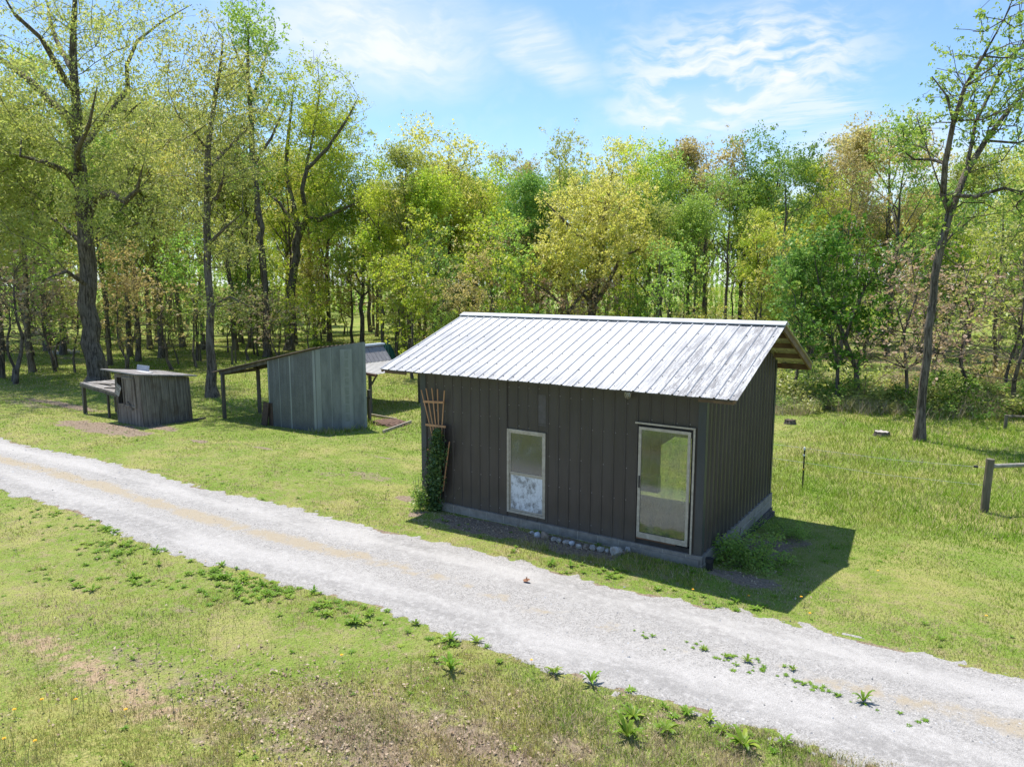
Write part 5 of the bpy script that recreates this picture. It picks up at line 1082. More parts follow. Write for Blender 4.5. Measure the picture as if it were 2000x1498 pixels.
# forest archetypes (shared meshes) -----------------------------------------
ARCH = {}
def arch(key, H, trunk_r, crowns, limbs_n, K, sig, L, Wd, seed, fork=None, lean=0.3, bark=BARK2, n_dead=0):
    rng = np.random.default_rng(seed); top = H*0.84; zs = np.linspace(0, top, 9)
    wob = np.cumsum(rng.normal(size=(9, 2))*0.13, 0); pts = np.stack([wob[:, 0], wob[:, 1], zs], 1); pts -= pts[0]; pts[0, 2] = -0.3
    rad = [trunk_r*(1-0.86*(z/top)**1.1) for z in zs]; limbs = [(pts, rad)]
    for k in range(limbs_n):
        f = rng.uniform(0.30, 0.75); z = f*top; a = rng.uniform(0, 2*math.pi); L_ = H*rng.uniform(.12, .24); b_ = np.array([np.interp(z, zs, pts[:, 0]), np.interp(z, zs, pts[:, 1]), z]); d = np.array([math.cos(a), math.sin(a), rng.uniform(.6, 1.5)]); d /= np.linalg.norm(d)
        limbs.append(([b_, b_+d*L_*.5+(0, 0, .1), b_+d*L_+(0, 0, L_*.25)], [trunk_r*.35, trunk_r*.22, trunk_r*.1]))
    for k in range(n_dead):
        z = rng.uniform(.15, .4)*top; a = rng.uniform(0, 2*math.pi); b_ = np.array([0, 0, z]); d = np.array([math.cos(a), math.sin(a), .15]); limbs.append(([b_, b_+d*1.2, b_+d*2.4], [.03, .02, .01]))
    att = np.vstack([ell_pts(n_, c, r, rng, 0.42) for (c, r, n_) in crowns])
    PA, par, R, tips, n0 = grow(limbs, att, 0.8, 0.35, 0.9, seed)
    R = R.copy(); fl = (np.arange(len(R)) < n0)&(PA[:, 2] < 1.2); R[fl] *= 1+0.4*(1-PA[fl, 2]/1.2).clip(0, 1)**2
    V, F = tubes(PA, par, R, rmin=0.012 if H > 9 else 0.0)
    tr = new_mesh_obj('trunk', V, F, [bark], smooth=True); pts = crown_pts(PA, par, tips, n0, K, sig, np.random.default_rng(seed+1)); pts = pts[pts[:, 2] > .1]
    V, F, r = leaf_cards(pts, L, Wd, np.random.default_rng(seed+2)); cr = new_mesh_obj('crown', V, F, [LEAF['green']], floats={'rnd': r})
    ARCH[key] = (tr.data, cr.data, H); bpy.data.objects.remove(tr); bpy.data.objects.remove(cr)
def lobes(seed, zc, rr, rz2, nl, n_each, size):
    r = np.random.default_rng(900+seed); out = []
    for k in range(nl):
        d = r.normal(size=3); d /= np.linalg.norm(d); q = r.uniform(.45, 1.0); s_ = size*r.uniform(.65, 1.3)
        out.append(((d[0]*rr*q, d[1]*rr*q, zc+d[2]*rz2*q), (s_, s_, s_*.8), int(n_each*r.uniform(.6, 1.3))))
    return out
for s in range(3): arch('tall%d' % s, 17, .17, lobes(s, 12.4, 1.9, 4.2, 9, 24, 1.35)+[((0, 0, 7.5), (2.4, 2.4, 2.2), 24)], 9, 72, .46, .135, .085, 50+s)
for s in range(2): arch('broad%d' % s, 16, .21, lobes(s+10, 11, 3.0, 4.0, 12, 23, 1.5)+[((0, 0, 6.5), (3.4, 3.4, 1.8), 26)], 12, 68, .46, .135, .085, 60+s)
for s in range(2): arch('sparse%d' % s, 17, .17, lobes(s+20, 13, 2.3, 3.4, 9, 18, 1.3), 12, 36, .38, .125, .08, 70+s)
for s in range(3): arch('young%d' % s, 8, .07, lobes(s+30, 5.2, 1.5, 2.4, 8, 15, 1.0)+[((0, 0, 2.8), (1.6, 1.6, 1.4), 20)], 5, 32, .32, .11, .07, 80+s)
for s in range(2): arch('layer%d' % s, 5, .06, [((0, 0, 3.3), (2.4, 2.4, 1.3), 110), ((0, 0, 1.9), (2.2, 2.2, .6), 40)], 6, 13, .28, .11, .075, 90+s)
for s in range(3): arch('twig%d' % s, 6, .07, [((0, 0, 3.9), (2.9, 2.9, 1.8), 190), ((0, 0, 1.9), (2.2, 2.2, .6), 20)], 9, 6, .22, .11, .07, 95+s, bark=BARK)
def put(key, x, y, H, leafk, rz, label, group, name='forest_tree', cat='tree', wide=1.0):
    tr, cr, H0 = ARCH[key]; s = H/H0; o = thing(name, label, cat, (x, y, float(gz(x, y))), rz, group); o.scale = (s*wide, s*wide, s)
    a = bpy.data.objects.new('trunk', tr); C.objects.link(a); a.parent = o
    c = bpy.data.objects.new('crown', cr); C.objects.link(c); c.parent = o; c.material_slots[0].link = 'OBJECT'; c.material_slots[0].material = LEAF[leafk]
    return o
CW = {'olive': 'olive', 'lime': 'lime green', 'gold': 'golden yellow', 'green': 'fresh green', 'blue': 'cool green', 'dark': 'dark green', 'rust': 'rusty', 'pink': 'salmon pink'}
def xy_at(u_, dist):
    d = px_dir(u_, 560); d = d[:2]/np.linalg.norm(d[:2]); return CAM[0]+d[0]*dist, CAM[1]+d[1]*dist
# trees of the front of the wood: (pixel column, top row, distance, kind, leaf colour, label)
FR = [
 (50, 120, 50, 'tall0', 'olive', 'olive tree left of the massive old oak, second trunk from the left edge'), (-20, 60, 47, 'broad0', 'olive', 'olive tree cut by the left edge of the photo'), (112, 90, 62, 'tall1', 'green', 'green tree glimpsed between the massive oak and the left edge'),
 (245, 150, 60, 'tall2', 'olive', 'olive tree filling the gap right of the massive old oak'), (306, 210, 58, 'broad1', 'gold', 'yellow green round tree midway between the massive oak and the slim straight tree'), (352, 130, 66, 'tall0', 'olive', 'olive tree just left of the slim straight tree'),
 (455, 120, 62, 'tall1', 'olive', 'olive tree between the slim straight tree and the tallest slender tree'), (640, 185, 66, 'tall2', 'lime', 'lime tree hidden behind the crooked oak'), (705, 300, 60, 'broad0', 'green', 'fresh green tree at the right foot of the crooked oak'),
 (748, 298, 52, 'tall1', 'lime', 'lime tree first to the right of the crooked oak'), (790, 292, 58, 'broad1', 'gold', 'golden tree between the crooked oak and the pointed lime tree'), (842, 270, 50, 'tall0', 'lime', 'pointed lime tree above the left end of the white roof'),
 (893, 300, 58, 'tall2', 'gold', 'gold green tree right of the pointed lime tree'), (925, 325, 54, 'broad0', 'lime', 'rounded lime tree above the left half of the white roof'), (966, 288, 64, 'tall1', 'olive', 'olive tree left of the thin rusty top in the skyline'),
 (1005, 284, 66, 'sparse0', 'rust', 'thin rusty topped tree in the skyline left of the cool green pair'), (1022, 315, 50, 'tall2', 'blue', 'left one of the cool green pair beside the golden tree'), (1052, 298, 52, 'tall0', 'blue', 'right one of the cool green pair beside the golden tree'),
 (1098, 240, 58, 'sparse1', 'olive', 'airy olive tree highest behind the golden tree'), (1150, 275, 62, 'broad1', 'green', 'green tree directly behind the crown of the golden tree'), (1208, 262, 60, 'tall1', 'gold', 'yellow tree behind the right shoulder of the golden tree'),
 (1262, 262, 58, 'broad0', 'lime', 'wide lime tree right of the golden tree'), (1312, 268, 60, 'tall2', 'olive', 'olive tree left of the rusty tree that tops the skyline'), (1385, 230, 56, 'sparse0', 'rust', 'rusty tree that tops the skyline above the right half of the roof'),
 (1350, 330, 46, 'tall0', 'green', 'green tree in front of the rusty tree that tops the skyline'), (1420, 310, 50, 'sparse1', 'green', 'airy green tree right below the rusty skyline tree'), (1450, 288, 58, 'broad1', 'lime', 'lime tree above the right end of the roof ridge'),
 (1492, 300, 60, 'tall1', 'lime', 'lime tree left of the airy cool green tree'), (1540, 242, 46, 'sparse0', 'blue', 'airy cool green tree standing highest behind the open gable'), (1590, 350, 52, 'broad0', 'lime', 'lime tree between the airy cool green and the spreading rusty tree'),
 (1650, 268, 46, 'sparse1', 'rust', 'spreading rusty tree whose limbs fan out toward the right gap of sky'), (1700, 385, 60, 'tall2', 'green', 'green tree filling the low gap left of the tall leaning tree'), (1745, 385, 64, 'broad1', 'rust', 'low rusty tree in the dip of the skyline'),
 (1795, 375, 60, 'tall0', 'gold', 'gold tree behind the stem of the tall leaning tree'), (1850, 390, 54, 'broad0', 'olive', 'olive tree right behind the fork of the tall leaning tree'), (1905, 400, 58, 'tall1', 'lime', 'lime tree right of the leaning trunk'),
 (1960, 300, 42, 'sparse0', 'olive', 'thin olive tree with bare lower stem near the right edge'), (2000, 340, 46, 'tall2', 'green', 'green tree cut by the right edge of the photo'), (1480, 400, 44, 'tall1', 'lime', 'shorter lime tree just above the open gable'),
 (1290, 380, 46, 'sparse1', 'olive', 'dark stemmed tree close at the right of the golden tree'), (980, 400, 46, 'young0', 'green', 'small green tree low above the middle of the white roof'), (870, 420, 46, 'young1', 'blue', 'small cool green tree below the pointed lime tree')]
for k, (u_, v_, ds, key, lk, lab) in enumerate(FR):
    x, y = xy_at(u_, ds); P = np.array([x, y, float(gz(x, y))]); H = h_at(P, v_)-P[2]; put(key, x, y, H, lk, k*2.39, lab, 'trees along the front of the wood')
# separate trunks standing on the shaded lawn at left: (base pixel, top row)
LT = [((270, 706), 170, 'tall1', 'olive', 'dark trunk with flared base right of the wooden shack roof'), ((216, 714), 230, 'tall2', 'green', 'dark trunk close at the right of the massive oak'), ((92, 686), 190, 'broad0', 'olive', 'stout dark trunk beyond the bench near the left edge'),
      ((112, 718), 420, 'young0', 'green', 'thin grey trunk right of the stout dark trunk'), ((147, 728), 470, 'young1', 'olive', 'thin bent trunk just left of the massive oak'), ((24, 746), 480, 'twig0', 'pink', 'nearest small tree in pink bud at the left edge'),
      ((55, 712), 480, 'twig1', 'pink', 'low pink budded tree behind the nearest small left tree'), ((384, 706), 330, 'young1', 'olive', 'thin trunk just left of the slim straight tree'), ((490, 680), 170, 'sparse1', 'olive', 'dark straight trunk left of the tallest slender tree'),
      ((456, 660), 250, 'tall0', 'gold', 'far dark trunk right of the slim straight tree'), ((307, 668), 230, 'tall2', 'olive', 'far trunk midway between shack and lean-to'), ((350, 712), 590, 'twig2', 'rust', 'low twiggy shrub like tree with bare stems before the slim tree'),
      ((690, 672), 430, 'layer1', 'rust', 'low rusty layered tree behind the grey metal shed'), ((775, 690), 400, 'young2', 'lime', 'young lime tree behind the small open shelter'), ((620, 668), 440, 'young0', 'gold', 'young gold tree left behind the grey metal shed')]
for k, (b_, v_, key, lk, lab) in enumerate(LT):
    P = at(*b_); put(key, P[0], P[1], h_at(P, v_)-P[2], lk, k*1.7, lab, 'trees on the shaded lawn at left')
RT = [((1550, 776), 440, 'tall0', 'blue', 'straight thick trunk under the corner of the open gable'), ((1581, 770), 560, 'young0', 'green', 'thin pole like tree beside the thick trunk under the gable'), ((1965, 775), 380, 'young2', 'olive', 'slender grey stemmed tree in the brush near the right edge'), ((1992, 745), 420, 'young1', 'green', 'second slender stem at the right edge')]
for k, (b_, v_, key, lk, lab) in enumerate(RT):
    P = at(*b_); put(key, P[0], P[1], h_at(P, v_)-P[2], lk, k*1.1+.4, lab, 'trees at the edge of the right meadow')
# the deeper wood
rg = np.random.default_rng(77); kinds = ['tall0', 'tall1', 'tall2', 'broad0', 'broad1', 'sparse0', 'sparse1']; lks = ['olive', 'lime', 'green', 'gold', 'lime', 'green', 'blue', 'rust', 'lime']
def depth_label(lk): return '%s tree standing deep in the wood behind the first rows' % CW[lk]
taken = []; dl = []
for k in range(400):
    if len(taken) >= 110: break
    u_ = rg.uniform(-150, 2150); ds = rg.uniform(60, 112) if u_ < 750 else rg.uniform(50, 108); x, y = xy_at(u_, ds)
    if any((x-a)**2+(y-b_)**2 < 16 for a, b_ in taken): continue
    taken.append((x, y)); lk = lks[rg.integers(len(lks))]; dl.append((put(kinds[rg.integers(7)], x, y, rg.uniform(13.5, 18) if u_ > 700 else rg.uniform(17, 21), lk, rg.uniform(0, 6.28), depth_label(lk), '%s trees deep in the wood' % CW[lk]), u_, '%s back row tree' % CW[lk]))
# understory: saplings and layered small trees
ulk = ['lime', 'green', 'green', 'gold', 'lime', 'olive', 'blue']; n_ = 0
for k in range(900):
    if n_ >= 120: break
    u_ = rg.uniform(-60, 2060); ds = rg.uniform(44, 84) if u_ < 760 else rg.uniform(37, 72); x, y = xy_at(u_, ds); P = np.array([x, y, 0])
    if u_ < 760 and ds < 56 and rg.random() < .8: continue
    if u_ > 1500 and ds < 44: continue
    lk = ulk[rg.integers(len(ulk))]
    if rg.random() < .16: lk = 'rust'
    key = ['young0', 'young1', 'young2', 'layer0', 'layer1'][rg.integers(5)]; h_ = rg.uniform(4.5, 10.5) if key[0] == 'y' else rg.uniform(3, 6); n_ += 1
    dl.append((put(key, x, y, h_, lk, rg.uniform(0, 6.28), '%s sapling under the taller trees of the wood' % CW[lk], '%s saplings under the wood' % CW[lk], 'sapling', 'sapling'), u_, '%s sapling' % CW[lk]))
BINS = [(-999, 'cut by the left edge'), (40, 'left of the massive old oak'), (150, 'behind the massive old oak'), (240, 'above the wooden shack'), (340, 'behind the slim straight tree'), (440, 'left of the tallest slender tree'), (520, 'behind the crooked oak'), (620, 'above the grey metal shed'), (720, 'above the small open shelter'),
 (810, 'over the left end of the white roof'), (920, 'left of the golden tree'), (1040, 'at the left shoulder of the golden tree'), (1140, 'behind the golden tree'), (1250, 'at the right shoulder of the golden tree'), (1340, 'over the right half of the white roof'), (1450, 'over the right end of the roof ridge'), (1545, 'behind the smaller dark green tree'), (1640, 'behind the twin stemmed dark tree'),
 (1720, 'left of the leaning tree'), (1790, 'behind the leaning tree'), (1880, 'right of the leaning trunk'), (1960, 'close to the right edge'), (2005, 'beyond the right edge')]
ORD = ['first', 'second', 'third', 'fourth', 'fifth', 'sixth', 'seventh', 'eighth', 'ninth', 'tenth', 'eleventh', 'twelfth', 'thirteenth', 'fourteenth', 'fifteenth', 'sixteenth', 'seventeenth', 'eighteenth']
def relabel(items):
    from collections import defaultdict
    dd = defaultdict(list)
    for o, u_, what in items: dd[(what, [b_[1] for b_ in BINS if u_ >= b_[0]][-1])].append((u_, o))
    for (what, ph), lst in dd.items():
        lst.sort(key=lambda a: a[0])
        for i_, (_, o) in enumerate(lst): o['label'] = '%s %s' % (what, ph) if len(lst) == 1 else '%s from left %s %s' % (ORD[i_], what, ph)
relabel(dl)
# low bare twigged maples hanging in the shade at left
for k, (u_, ds, h_) in enumerate(((10, 40, 7.5), (95, 46, 6.5), (235, 47, 6), (330, 45, 6.5), (480, 50, 6), (540, 47, 5), (1905, 36, 7), (1985, 34, 6.5), (1840, 40, 6))):
    x, y = xy_at(u_, ds+4*(u_ < 800)); put('twig%d' % (k % 3), x, y, h_, ['pink', 'pink', 'olive', 'rust', 'pink'][k % 5], k*1.3, ['pink budded layered maple at the far left edge', 'pink budded layered maple left of the massive oak', 'olive budded layered maple right of the massive oak', 'rusty layered maple above the shack roof', 'pink budded layered maple left of the tallest slender tree', 'pink budded layered maple above the lean-to roof', 'pink budded maple right of the leaning trunk', 'olive budded maple at the right edge', 'rusty maple behind the leaning trunk'][k], 'budding maples under the wood', 'maple_tree', 'tree', 1.25)
# far wood closing the view, one mass
rg = np.random.default_rng(5); NB = 100000; u_ = rg.uniform(-500, 2500, NB); ds = rg.uniform(112, 150, NB); d = np.stack([px_dir(a, 560)[:2] for a in np.linspace(-500, 2500, 301)]); d /= np.linalg.norm(d, axis=1)[:, None]
ii = np.clip(((u_+500)/10).astype(int), 0, 300); x = CAM[0]+d[ii, 0]*ds; y = CAM[1]+d[ii, 1]*ds; top = 12+5*fbm(x, y, .09, 70)+(u_ < 650)*6
z = rg.uniform(0, 1, NB)**1.5*top; ok = fbm(x*1.0, y+z*2, .35, 71) > .40; pts = np.stack([x, y, z], 1)[ok]
V, F, r = leaf_cards(pts, .6, .42, rg); fw_ = new_mesh_obj('far_woodland', V, F, [LEAF['green']], floats={'rnd': r}); tag(fw_, 'far woods closing the view behind the trees', kind='stuff')
# ---------------------------------------------------------------- bushes at the meadow edge
BUSH = {}
def bush_mesh(seed, K=1700, L=.10, Wd=.06):
    r = np.random.default_rng(seed); c = r.normal(size=(26, 3))*np.array([.55, .55, .28])+np.array([0, 0, .55]); p = c[r.integers(0, 26, K)]+r.normal(size=(K, 3))*.16; p = p[p[:, 2] > .02]
    V, F, rn = leaf_cards(p, L, Wd, r); a = new_mesh_obj('foliage', V, F, [LEAF['green']], floats={'rnd': rn}); mb = MB()
    for k in range(16):
        q = c[k]; mb.tube([(q[0]*.15, q[1]*.15, -.05), (q[0]*.6, q[1]*.6, q[2]*.6), (q[0]*1.1, q[1]*1.1, q[2]*1.25)], .012, 4)
    b_ = mb.build('stem', BARK); res = (a.data, b_.data); bpy.data.objects.remove(a); bpy.data.objects.remove(b_); return res
for s in range(4): BUSH[s] = bush_mesh(200+s)
rg = np.random.default_rng(31)
bl = []
for k in range(60):
    if k < 44: u_ = rg.uniform(1515, 2060); v_ = rg.uniform(762, 806) if u_ < 1800 else rg.uniform(745, 822)
    else: u_ = rg.uniform(600, 1500); v_ = rg.uniform(640, 690)
    P = at(u_, v_)
    if u_ > 1560 and u_ < 1700 and v_ < 775 and rg.random() < .5: continue
    lk = ['green', 'olive', 'rust', 'olive', 'green', 'dark'][rg.integers(6)]; s_ = rg.uniform(.5, 1.15)
    o = thing('bush', '%s bramble bush in the tangle along the far edge of the right meadow' % CW[lk] if k < 44 else '%s bush low behind the sheds at the foot of the wood' % CW[lk], 'bush', P, rg.uniform(0, 6.28), ('%s brambles along the right meadow' if k < 44 else '%s bushes at the foot of the wood') % CW[lk]); o.scale = (s_*1.25, s_*1.1, s_*rg.uniform(.4, .95))
    bl.append((o, u_, '%s %s' % (CW[lk], 'bramble bush' if k < 44 else 'bush')))
    f, b_ = BUSH[k % 4]; a = bpy.data.objects.new('foliage', f); C.objects.link(a); a.parent = o; a.material_slots[0].link = 'OBJECT'; a.material_slots[0].material = LEAF[lk]; a = bpy.data.objects.new('stem', b_); C.objects.link(a); a.parent = o
relabel(bl)
for (u_, v_, sc, lab) in ((1437, 1088, .50, 'lush dark green leafy plant beside the right wall of the dark shed'), (1487, 1103, .42, 'spreading leafy plant at the front of the bare bed right of the shed'), (1461, 1033, .32, 'small leafy plant against the back half of the right wall'), (1462, 1108, .36, 'leafy plant low between the two lush plants'), (1545, 1050, .3, 'ragged weed clump at the back of the bare bed')):
    P = at(u_, v_); o = thing('leafy_plant', lab, 'plant', P, u_, 'leafy plants in the bed beside the shed'); o.scale = (sc, sc, sc*.75)
    f, b_ = BUSH[int(u_) % 4]; a = bpy.data.objects.new('foliage', f); C.objects.link(a); a.parent = o; a.material_slots[0].link = 'OBJECT'; a.material_slots[0].material = LEAF['green']; a = bpy.data.objects.new('stem', b_); C.objects.link(a); a.parent = o

# ================================================================ GRASS, WEEDS, PEBBLES
m, t, b, out = mat('grass_blade'); t.n.remove(b)
tn = t.new('ShaderNodeAttribute', attribute_name='tint').outputs['Color']
d = t.new('ShaderNodeBsdfDiffuse'); t.put(d.inputs[0], tn); tr = t.new('ShaderNodeBsdfTranslucent'); t.put(tr.inputs[0], tn); mx = t.new('ShaderNodeMixShader'); mx.inputs[0].default_value = .35
t.l.new(d.outputs[0], mx.inputs[1]); t.l.new(tr.outputs[0], mx.inputs[2]); t.l.new(mx.outputs[0], out.inputs[0]); M_blade = m
LUSH, YEL, STRAW, DEEP = np.array([.165, .285, .026]), np.array([.39, .375, .095]), np.array([.54, .44, .27]), np.array([.10, .20, .025])
def blade_cols(x, y, rng):
    n = len(x); a = fbm(x, y, .55, 80); b_ = fbm(x, y, 1.8, 81); base = LUSH+(YEL-LUSH)*sstep(.32, .56, a*.6+b_*.4+rng.normal(size=n)*.07)[:, None]
    fld = sstep(-1.2, 3, y)*(.5+.5*sstep(-3, 0, x)); base = base*(1-fld[:, None]*.45)+np.array([.20, .37, .018])*fld[:, None]*.45
    lush2 = sstep(3, 8, y)*(x > -16)*(x < -4); base = base*(1-.4*lush2[:, None])+np.array([.17, .33, .02])*.4*lush2[:, None]
    near = sstep(9.5, 6.8, np.hypot(x-CAM[0], y-CAM[1])); brn = sstep(.5, .68, fbm(x, y, 3.1, 107))*.35*(1-.7*fld); st_ = (rng.random(n) < .24*(1-.6*fld)+brn+.24*near+(.40-.22*fld)*sstep(.55, .75, fbm(x, y, .7, 83)))
    c = np.where(st_[:, None], STRAW*(.7+.5*rng.random((n, 1))), base); rt = road_t(x, y); ed = np.exp(-((np.minimum(abs(rt), abs(rt-1)))/.06)**2)
    moss = np.maximum(near*.6*sstep(.48, .6, fbm(x, y, .5, 84)), mossf(x, y)); c = c*(1-.72*moss[:, None])+np.array([.46, .44, .13])*.72*moss[:, None]
    tan = tanf(x, y)*(rng.random(n) < .6); c = c*(1-.7*tan[:, None])+np.array([.50, .37, .25])*.7*tan[:, None]
    cen = ((rt > .2)&(rt < .8))[:, None]; c = np.where(cen, np.array([.50, .42, .20])*(.8+.3*rng.random((n, 1))), c)
    c = c*(1-.45*ed[:, None])+np.array([.42, .36, .17])*.45*ed[:, None]
    return (c*rng.uniform(.6, 1.35, (n, 1))).clip(.01, .8)
def inside_sheds(x, y):
    a = (x > -W_-.06)&(x < .06)&(y > -.06)&(y < D_+.06)
    q = (x-gB[0])*ux[0]+(y-gB[1])*ux[1]; r_ = (x-gB[0])*perp[0]+(y-gB[1])*perp[1]; a |= (q > -LG)&(q < 0)&(r_ > 0)&(r_ < LD)
    s1_ = (sB-sA)[:2]; s2_ = (sD-sA)[:2]; M_ = np.linalg.inv(np.stack([s1_, s2_], 1)); st_ = M_@np.stack([x-sA[0], y-sA[1]]); a |= (st_[0] > 0)&(st_[0] < 1)&(st_[1] > 0)&(st_[1] < 1)
    return a
def blades(name, label, r0, r1, N, wf, seed, three):
    rng = np.random.default_rng(seed); th = YAW+rng.uniform(-.76, .76, N); u_ = rng.random(N)
    r = np.exp(np.log(r0)+(np.log(r1)-np.log(r0))*u_) if r0 >= 9 else np.sqrt(r0**2+(r1**2-r0**2)*u_)
    x = CAM[0]+np.sin(th)*r; y = CAM[1]+np.cos(th)*r
    jx = rng.normal(size=N)*.03; clump = vnoise(x, y, 7.0, 85)
    rt = road_t(x, y); strip = np.exp(-((rt-.53)/.075)**2)*(.16+.55*sstep(0, -7, x))*sstep(.40, .58, fbm(x, y, 1.5, 86))
    p = np.where((rt > .0)&(rt < 1.0), strip+.75*(np.minimum(rt, 1-rt) < .015+.05*fbm(x, y, 2.5, 99)**1.5*1.6)*sstep(.3, .6, fbm(x, y, 3.2, 101)+.12), 1.0)
    nr_p = sstep(10.5, 9.5, r); p = p*(1-(.93-.30*nr_p)*sstep(.25, .7, dirt(x, y)+(fbm(x, y, 4, 87)-.5)*.5))*(.45+.75*clump)*(1-.55*woodsf(x, y))
    k = (rng.random(N) < p)&~inside_sheds(x, y); x, y, r, rt = x[k], y[k], r[k], rt[k]; n = len(x)
    tall = .026+.020*sstep(.4, .65, fbm(x, y, .8, 88))+.09*sstep(3.5, 7, y)*sstep(-3, 0, x)*(x > -3)+.05*sstep(4, 8, y)*(x < -6)+.05*sstep(9.0, 7.0, r)*(fbm(x, y, .6, 89) > .5)
    tall = tall+.045*sstep(.66, .82, fbm(x, y, 2.6, 103))*(rng.random(len(x)) < .7)
    wall = (abs(y+.55) < .35)&(x > -3.2)&(x < .2); tall = tall+wall*.05+((x > gB[0]-.2)&(x < gB[0]+1.0)&(y > gB[1]-.3)&(y < gB[1]+2.5))*.12
    inr = (rt > 0)&(rt < 1); h = tall*rng.uniform(.5, 1.45, n)*(1-.5*inr); wd_ = (.0042*wf)*np.maximum(1, r/9)*rng.uniform(.7, 1.4, n)
    h = np.maximum(h, wd_*1.6)
    a = rng.uniform(0, 6.28, n); la = rng.uniform(0, 6.28, n); le = h*rng.uniform(.15, .95, n); z0 = gz(x, y)-.008+(fbm(x, y, 2.2, 40)-.5)*.03
    sx_ = np.cos(a)*wd_/2; sy_ = np.sin(a)*wd_/2; B = np.stack([x, y, z0], 1); S = np.stack([sx_, sy_, 0*sx_], 1); Ld = np.stack([np.cos(la)*le, np.sin(la)*le, 0*h], 1)
    tint = blade_cols(x, y, rng)
    if three:
        M_ = B+Ld*.3+np.stack([0*h, 0*h, h*.6], 1); T_p = B+Ld+np.stack([0*h, 0*h, h*.95], 1); V = np.stack([B-S, B+S, M_+S*.8, M_-S*.8, T_p], 1).reshape(-1, 3); i5 = np.arange(n)[:, None]*5
        F = [i5+np.array([[0, 1, 2, 3]]), i5+np.array([[3, 2, 4]])]; col = np.repeat(tint, 5, 0)
    else:
        T_p = B+Ld+np.stack([0*h, 0*h, h], 1); V = np.stack([B-S, B+S, T_p], 1).reshape(-1, 3); F = [np.arange(3*n).reshape(-1, 3)]; col = np.repeat(tint, 3, 0)
    o = new_mesh_obj(name, V, F, [M_blade], colors=col); return tag(o, label, 'grass', kind='stuff')
blades('lawn_grass', 'short mixed green and straw grass near the lane', 5.2, 9.0, 230000, 1.15, 1, True)
blades('lawn_grass', 'grass of the lawn and meadow round the sheds', 9.0, 75, 900000, 1.5, 2, False)
# dry tangle of last year's stems at the meadow edge
rng = np.random.default_rng(15); n = 26000; u_ = rng.uniform(1500, 2100, n); v_ = rng.uniform(742, 812, n)+(u_ > 1780)*rng.uniform(-20, 14, n); lut = {}
PP = np.array([at(a, b_) for a, b_ in zip(np.linspace(1500, 2100, 40).repeat(24), np.tile(np.linspace(715, 830, 24), 40))]).reshape(40, 24, 3); fi = (u_-1500)/600*39; fj = np.clip((v_-715)/115*23, 0, 22.99); i0 = np.minimum(fi.astype(int), 38); j0 = fj.astype(int); a_ = (fi-i0)[:, None]; b_ = (fj-j0)[:, None]
B = PP[i0, j0]*(1-a_)*(1-b_)+PP[i0+1, j0]*a_*(1-b_)+PP[i0, j0+1]*(1-a_)*b_+PP[i0+1, j0+1]*a_*b_; k = fbm(B[:, 0], B[:, 1], .8, 97) > .40; B = B[k]; n = len(B); B[:, 2] = gz(B[:, 0], B[:, 1])-.02
h = rng.uniform(.15, .75, n)*(.5+fbm(B[:, 0], B[:, 1], .5, 98)); an = rng.uniform(0, 6.28, n); Ld = rng.normal(size=(n, 3))*(h*.45)[:, None]; Ld[:, 2] = h; S = np.stack([np.cos(an), np.sin(an), 0*h], 1)*.011
V = np.stack([B-S, B+S, B+Ld], 1).reshape(-1, 3); cc = np.array([(.50, .40, .28), (.40, .30, .21), (.30, .33, .12), (.24, .30, .08), (.55, .47, .33)])[rng.integers(0, 5, n)]
tag(new_mesh_obj('dry_brush', V, [np.arange(3*n).reshape(-1, 3)], [M_blade], colors=np.repeat(cc, 3, 0)), 'tan tangle of dry stems along the far edge of the meadow', 'dry grass', kind='stuff')
# pebbles
rng = np.random.default_rng(8); NP = 30000; r = np.exp(rng.uniform(np.log(6), np.log(32), NP)); th = YAW+rng.uniform(-.76, .76, NP); x = CAM[0]+np.sin(th)*r; y = CAM[1]+np.cos(th)*r; rt = road_t(x, y)
k = (rt > -.03)&(rt < 1.03)&(rng.random(NP) < np.where(abs(rt-.52) < .16, 1, .35)+((rt < .1)|(rt > .9))*.5); x, y, r, rt = x[k], y[k], r[k], rt[k]; n = len(x); s = rng.lognormal(-.1, .45, n)*.0068*np.maximum(1, r/12)
oc = np.array([(1, 0, 0), (-1, 0, 0), (0, 1, 0), (0, -1, 0), (0, 0, .7), (0, 0, -.7)], float); th = rng.uniform(0, 6.28, n); V = oc[None]*s[:, None, None]*rng.uniform(.6, 1.4, (n, 6, 1)); c_, s_ = np.cos(th)[:, None], np.sin(th)[:, None]
V = np.stack([V[..., 0]*c_-V[..., 1]*s_, V[..., 0]*s_+V[..., 1]*c_, V[..., 2]], -1)+np.stack([x, y, gz(x, y)+.014-.006*np.cos((rt-.5)*4*math.pi)], 1)[:, None]
F0 = np.array([(0, 2, 4), (2, 1, 4), (1, 3, 4), (3, 0, 4), (2, 0, 5), (1, 2, 5), (3, 1, 5), (0, 3, 5)]); F = (np.arange(n)[:, None, None]*6+F0[None]).reshape(-1, 3); g_ = rng.uniform(.16, .52, (n, 1)); col = np.repeat(g_*np.array([[1, .98, .96]]), 6, 0)
m, t, b, out = mat('loose_stones'); t.put(b.inputs['Base Color'], t.new('ShaderNodeAttribute', attribute_name='tint').outputs['Color']); b.inputs['Roughness'].default_value = .95
tag(new_mesh_obj('road_pebbles', V.reshape(-1, 3), F, [m], colors=col), 'loose grey and white pebbles scattered over the lane', 'gravel', kind='stuff')
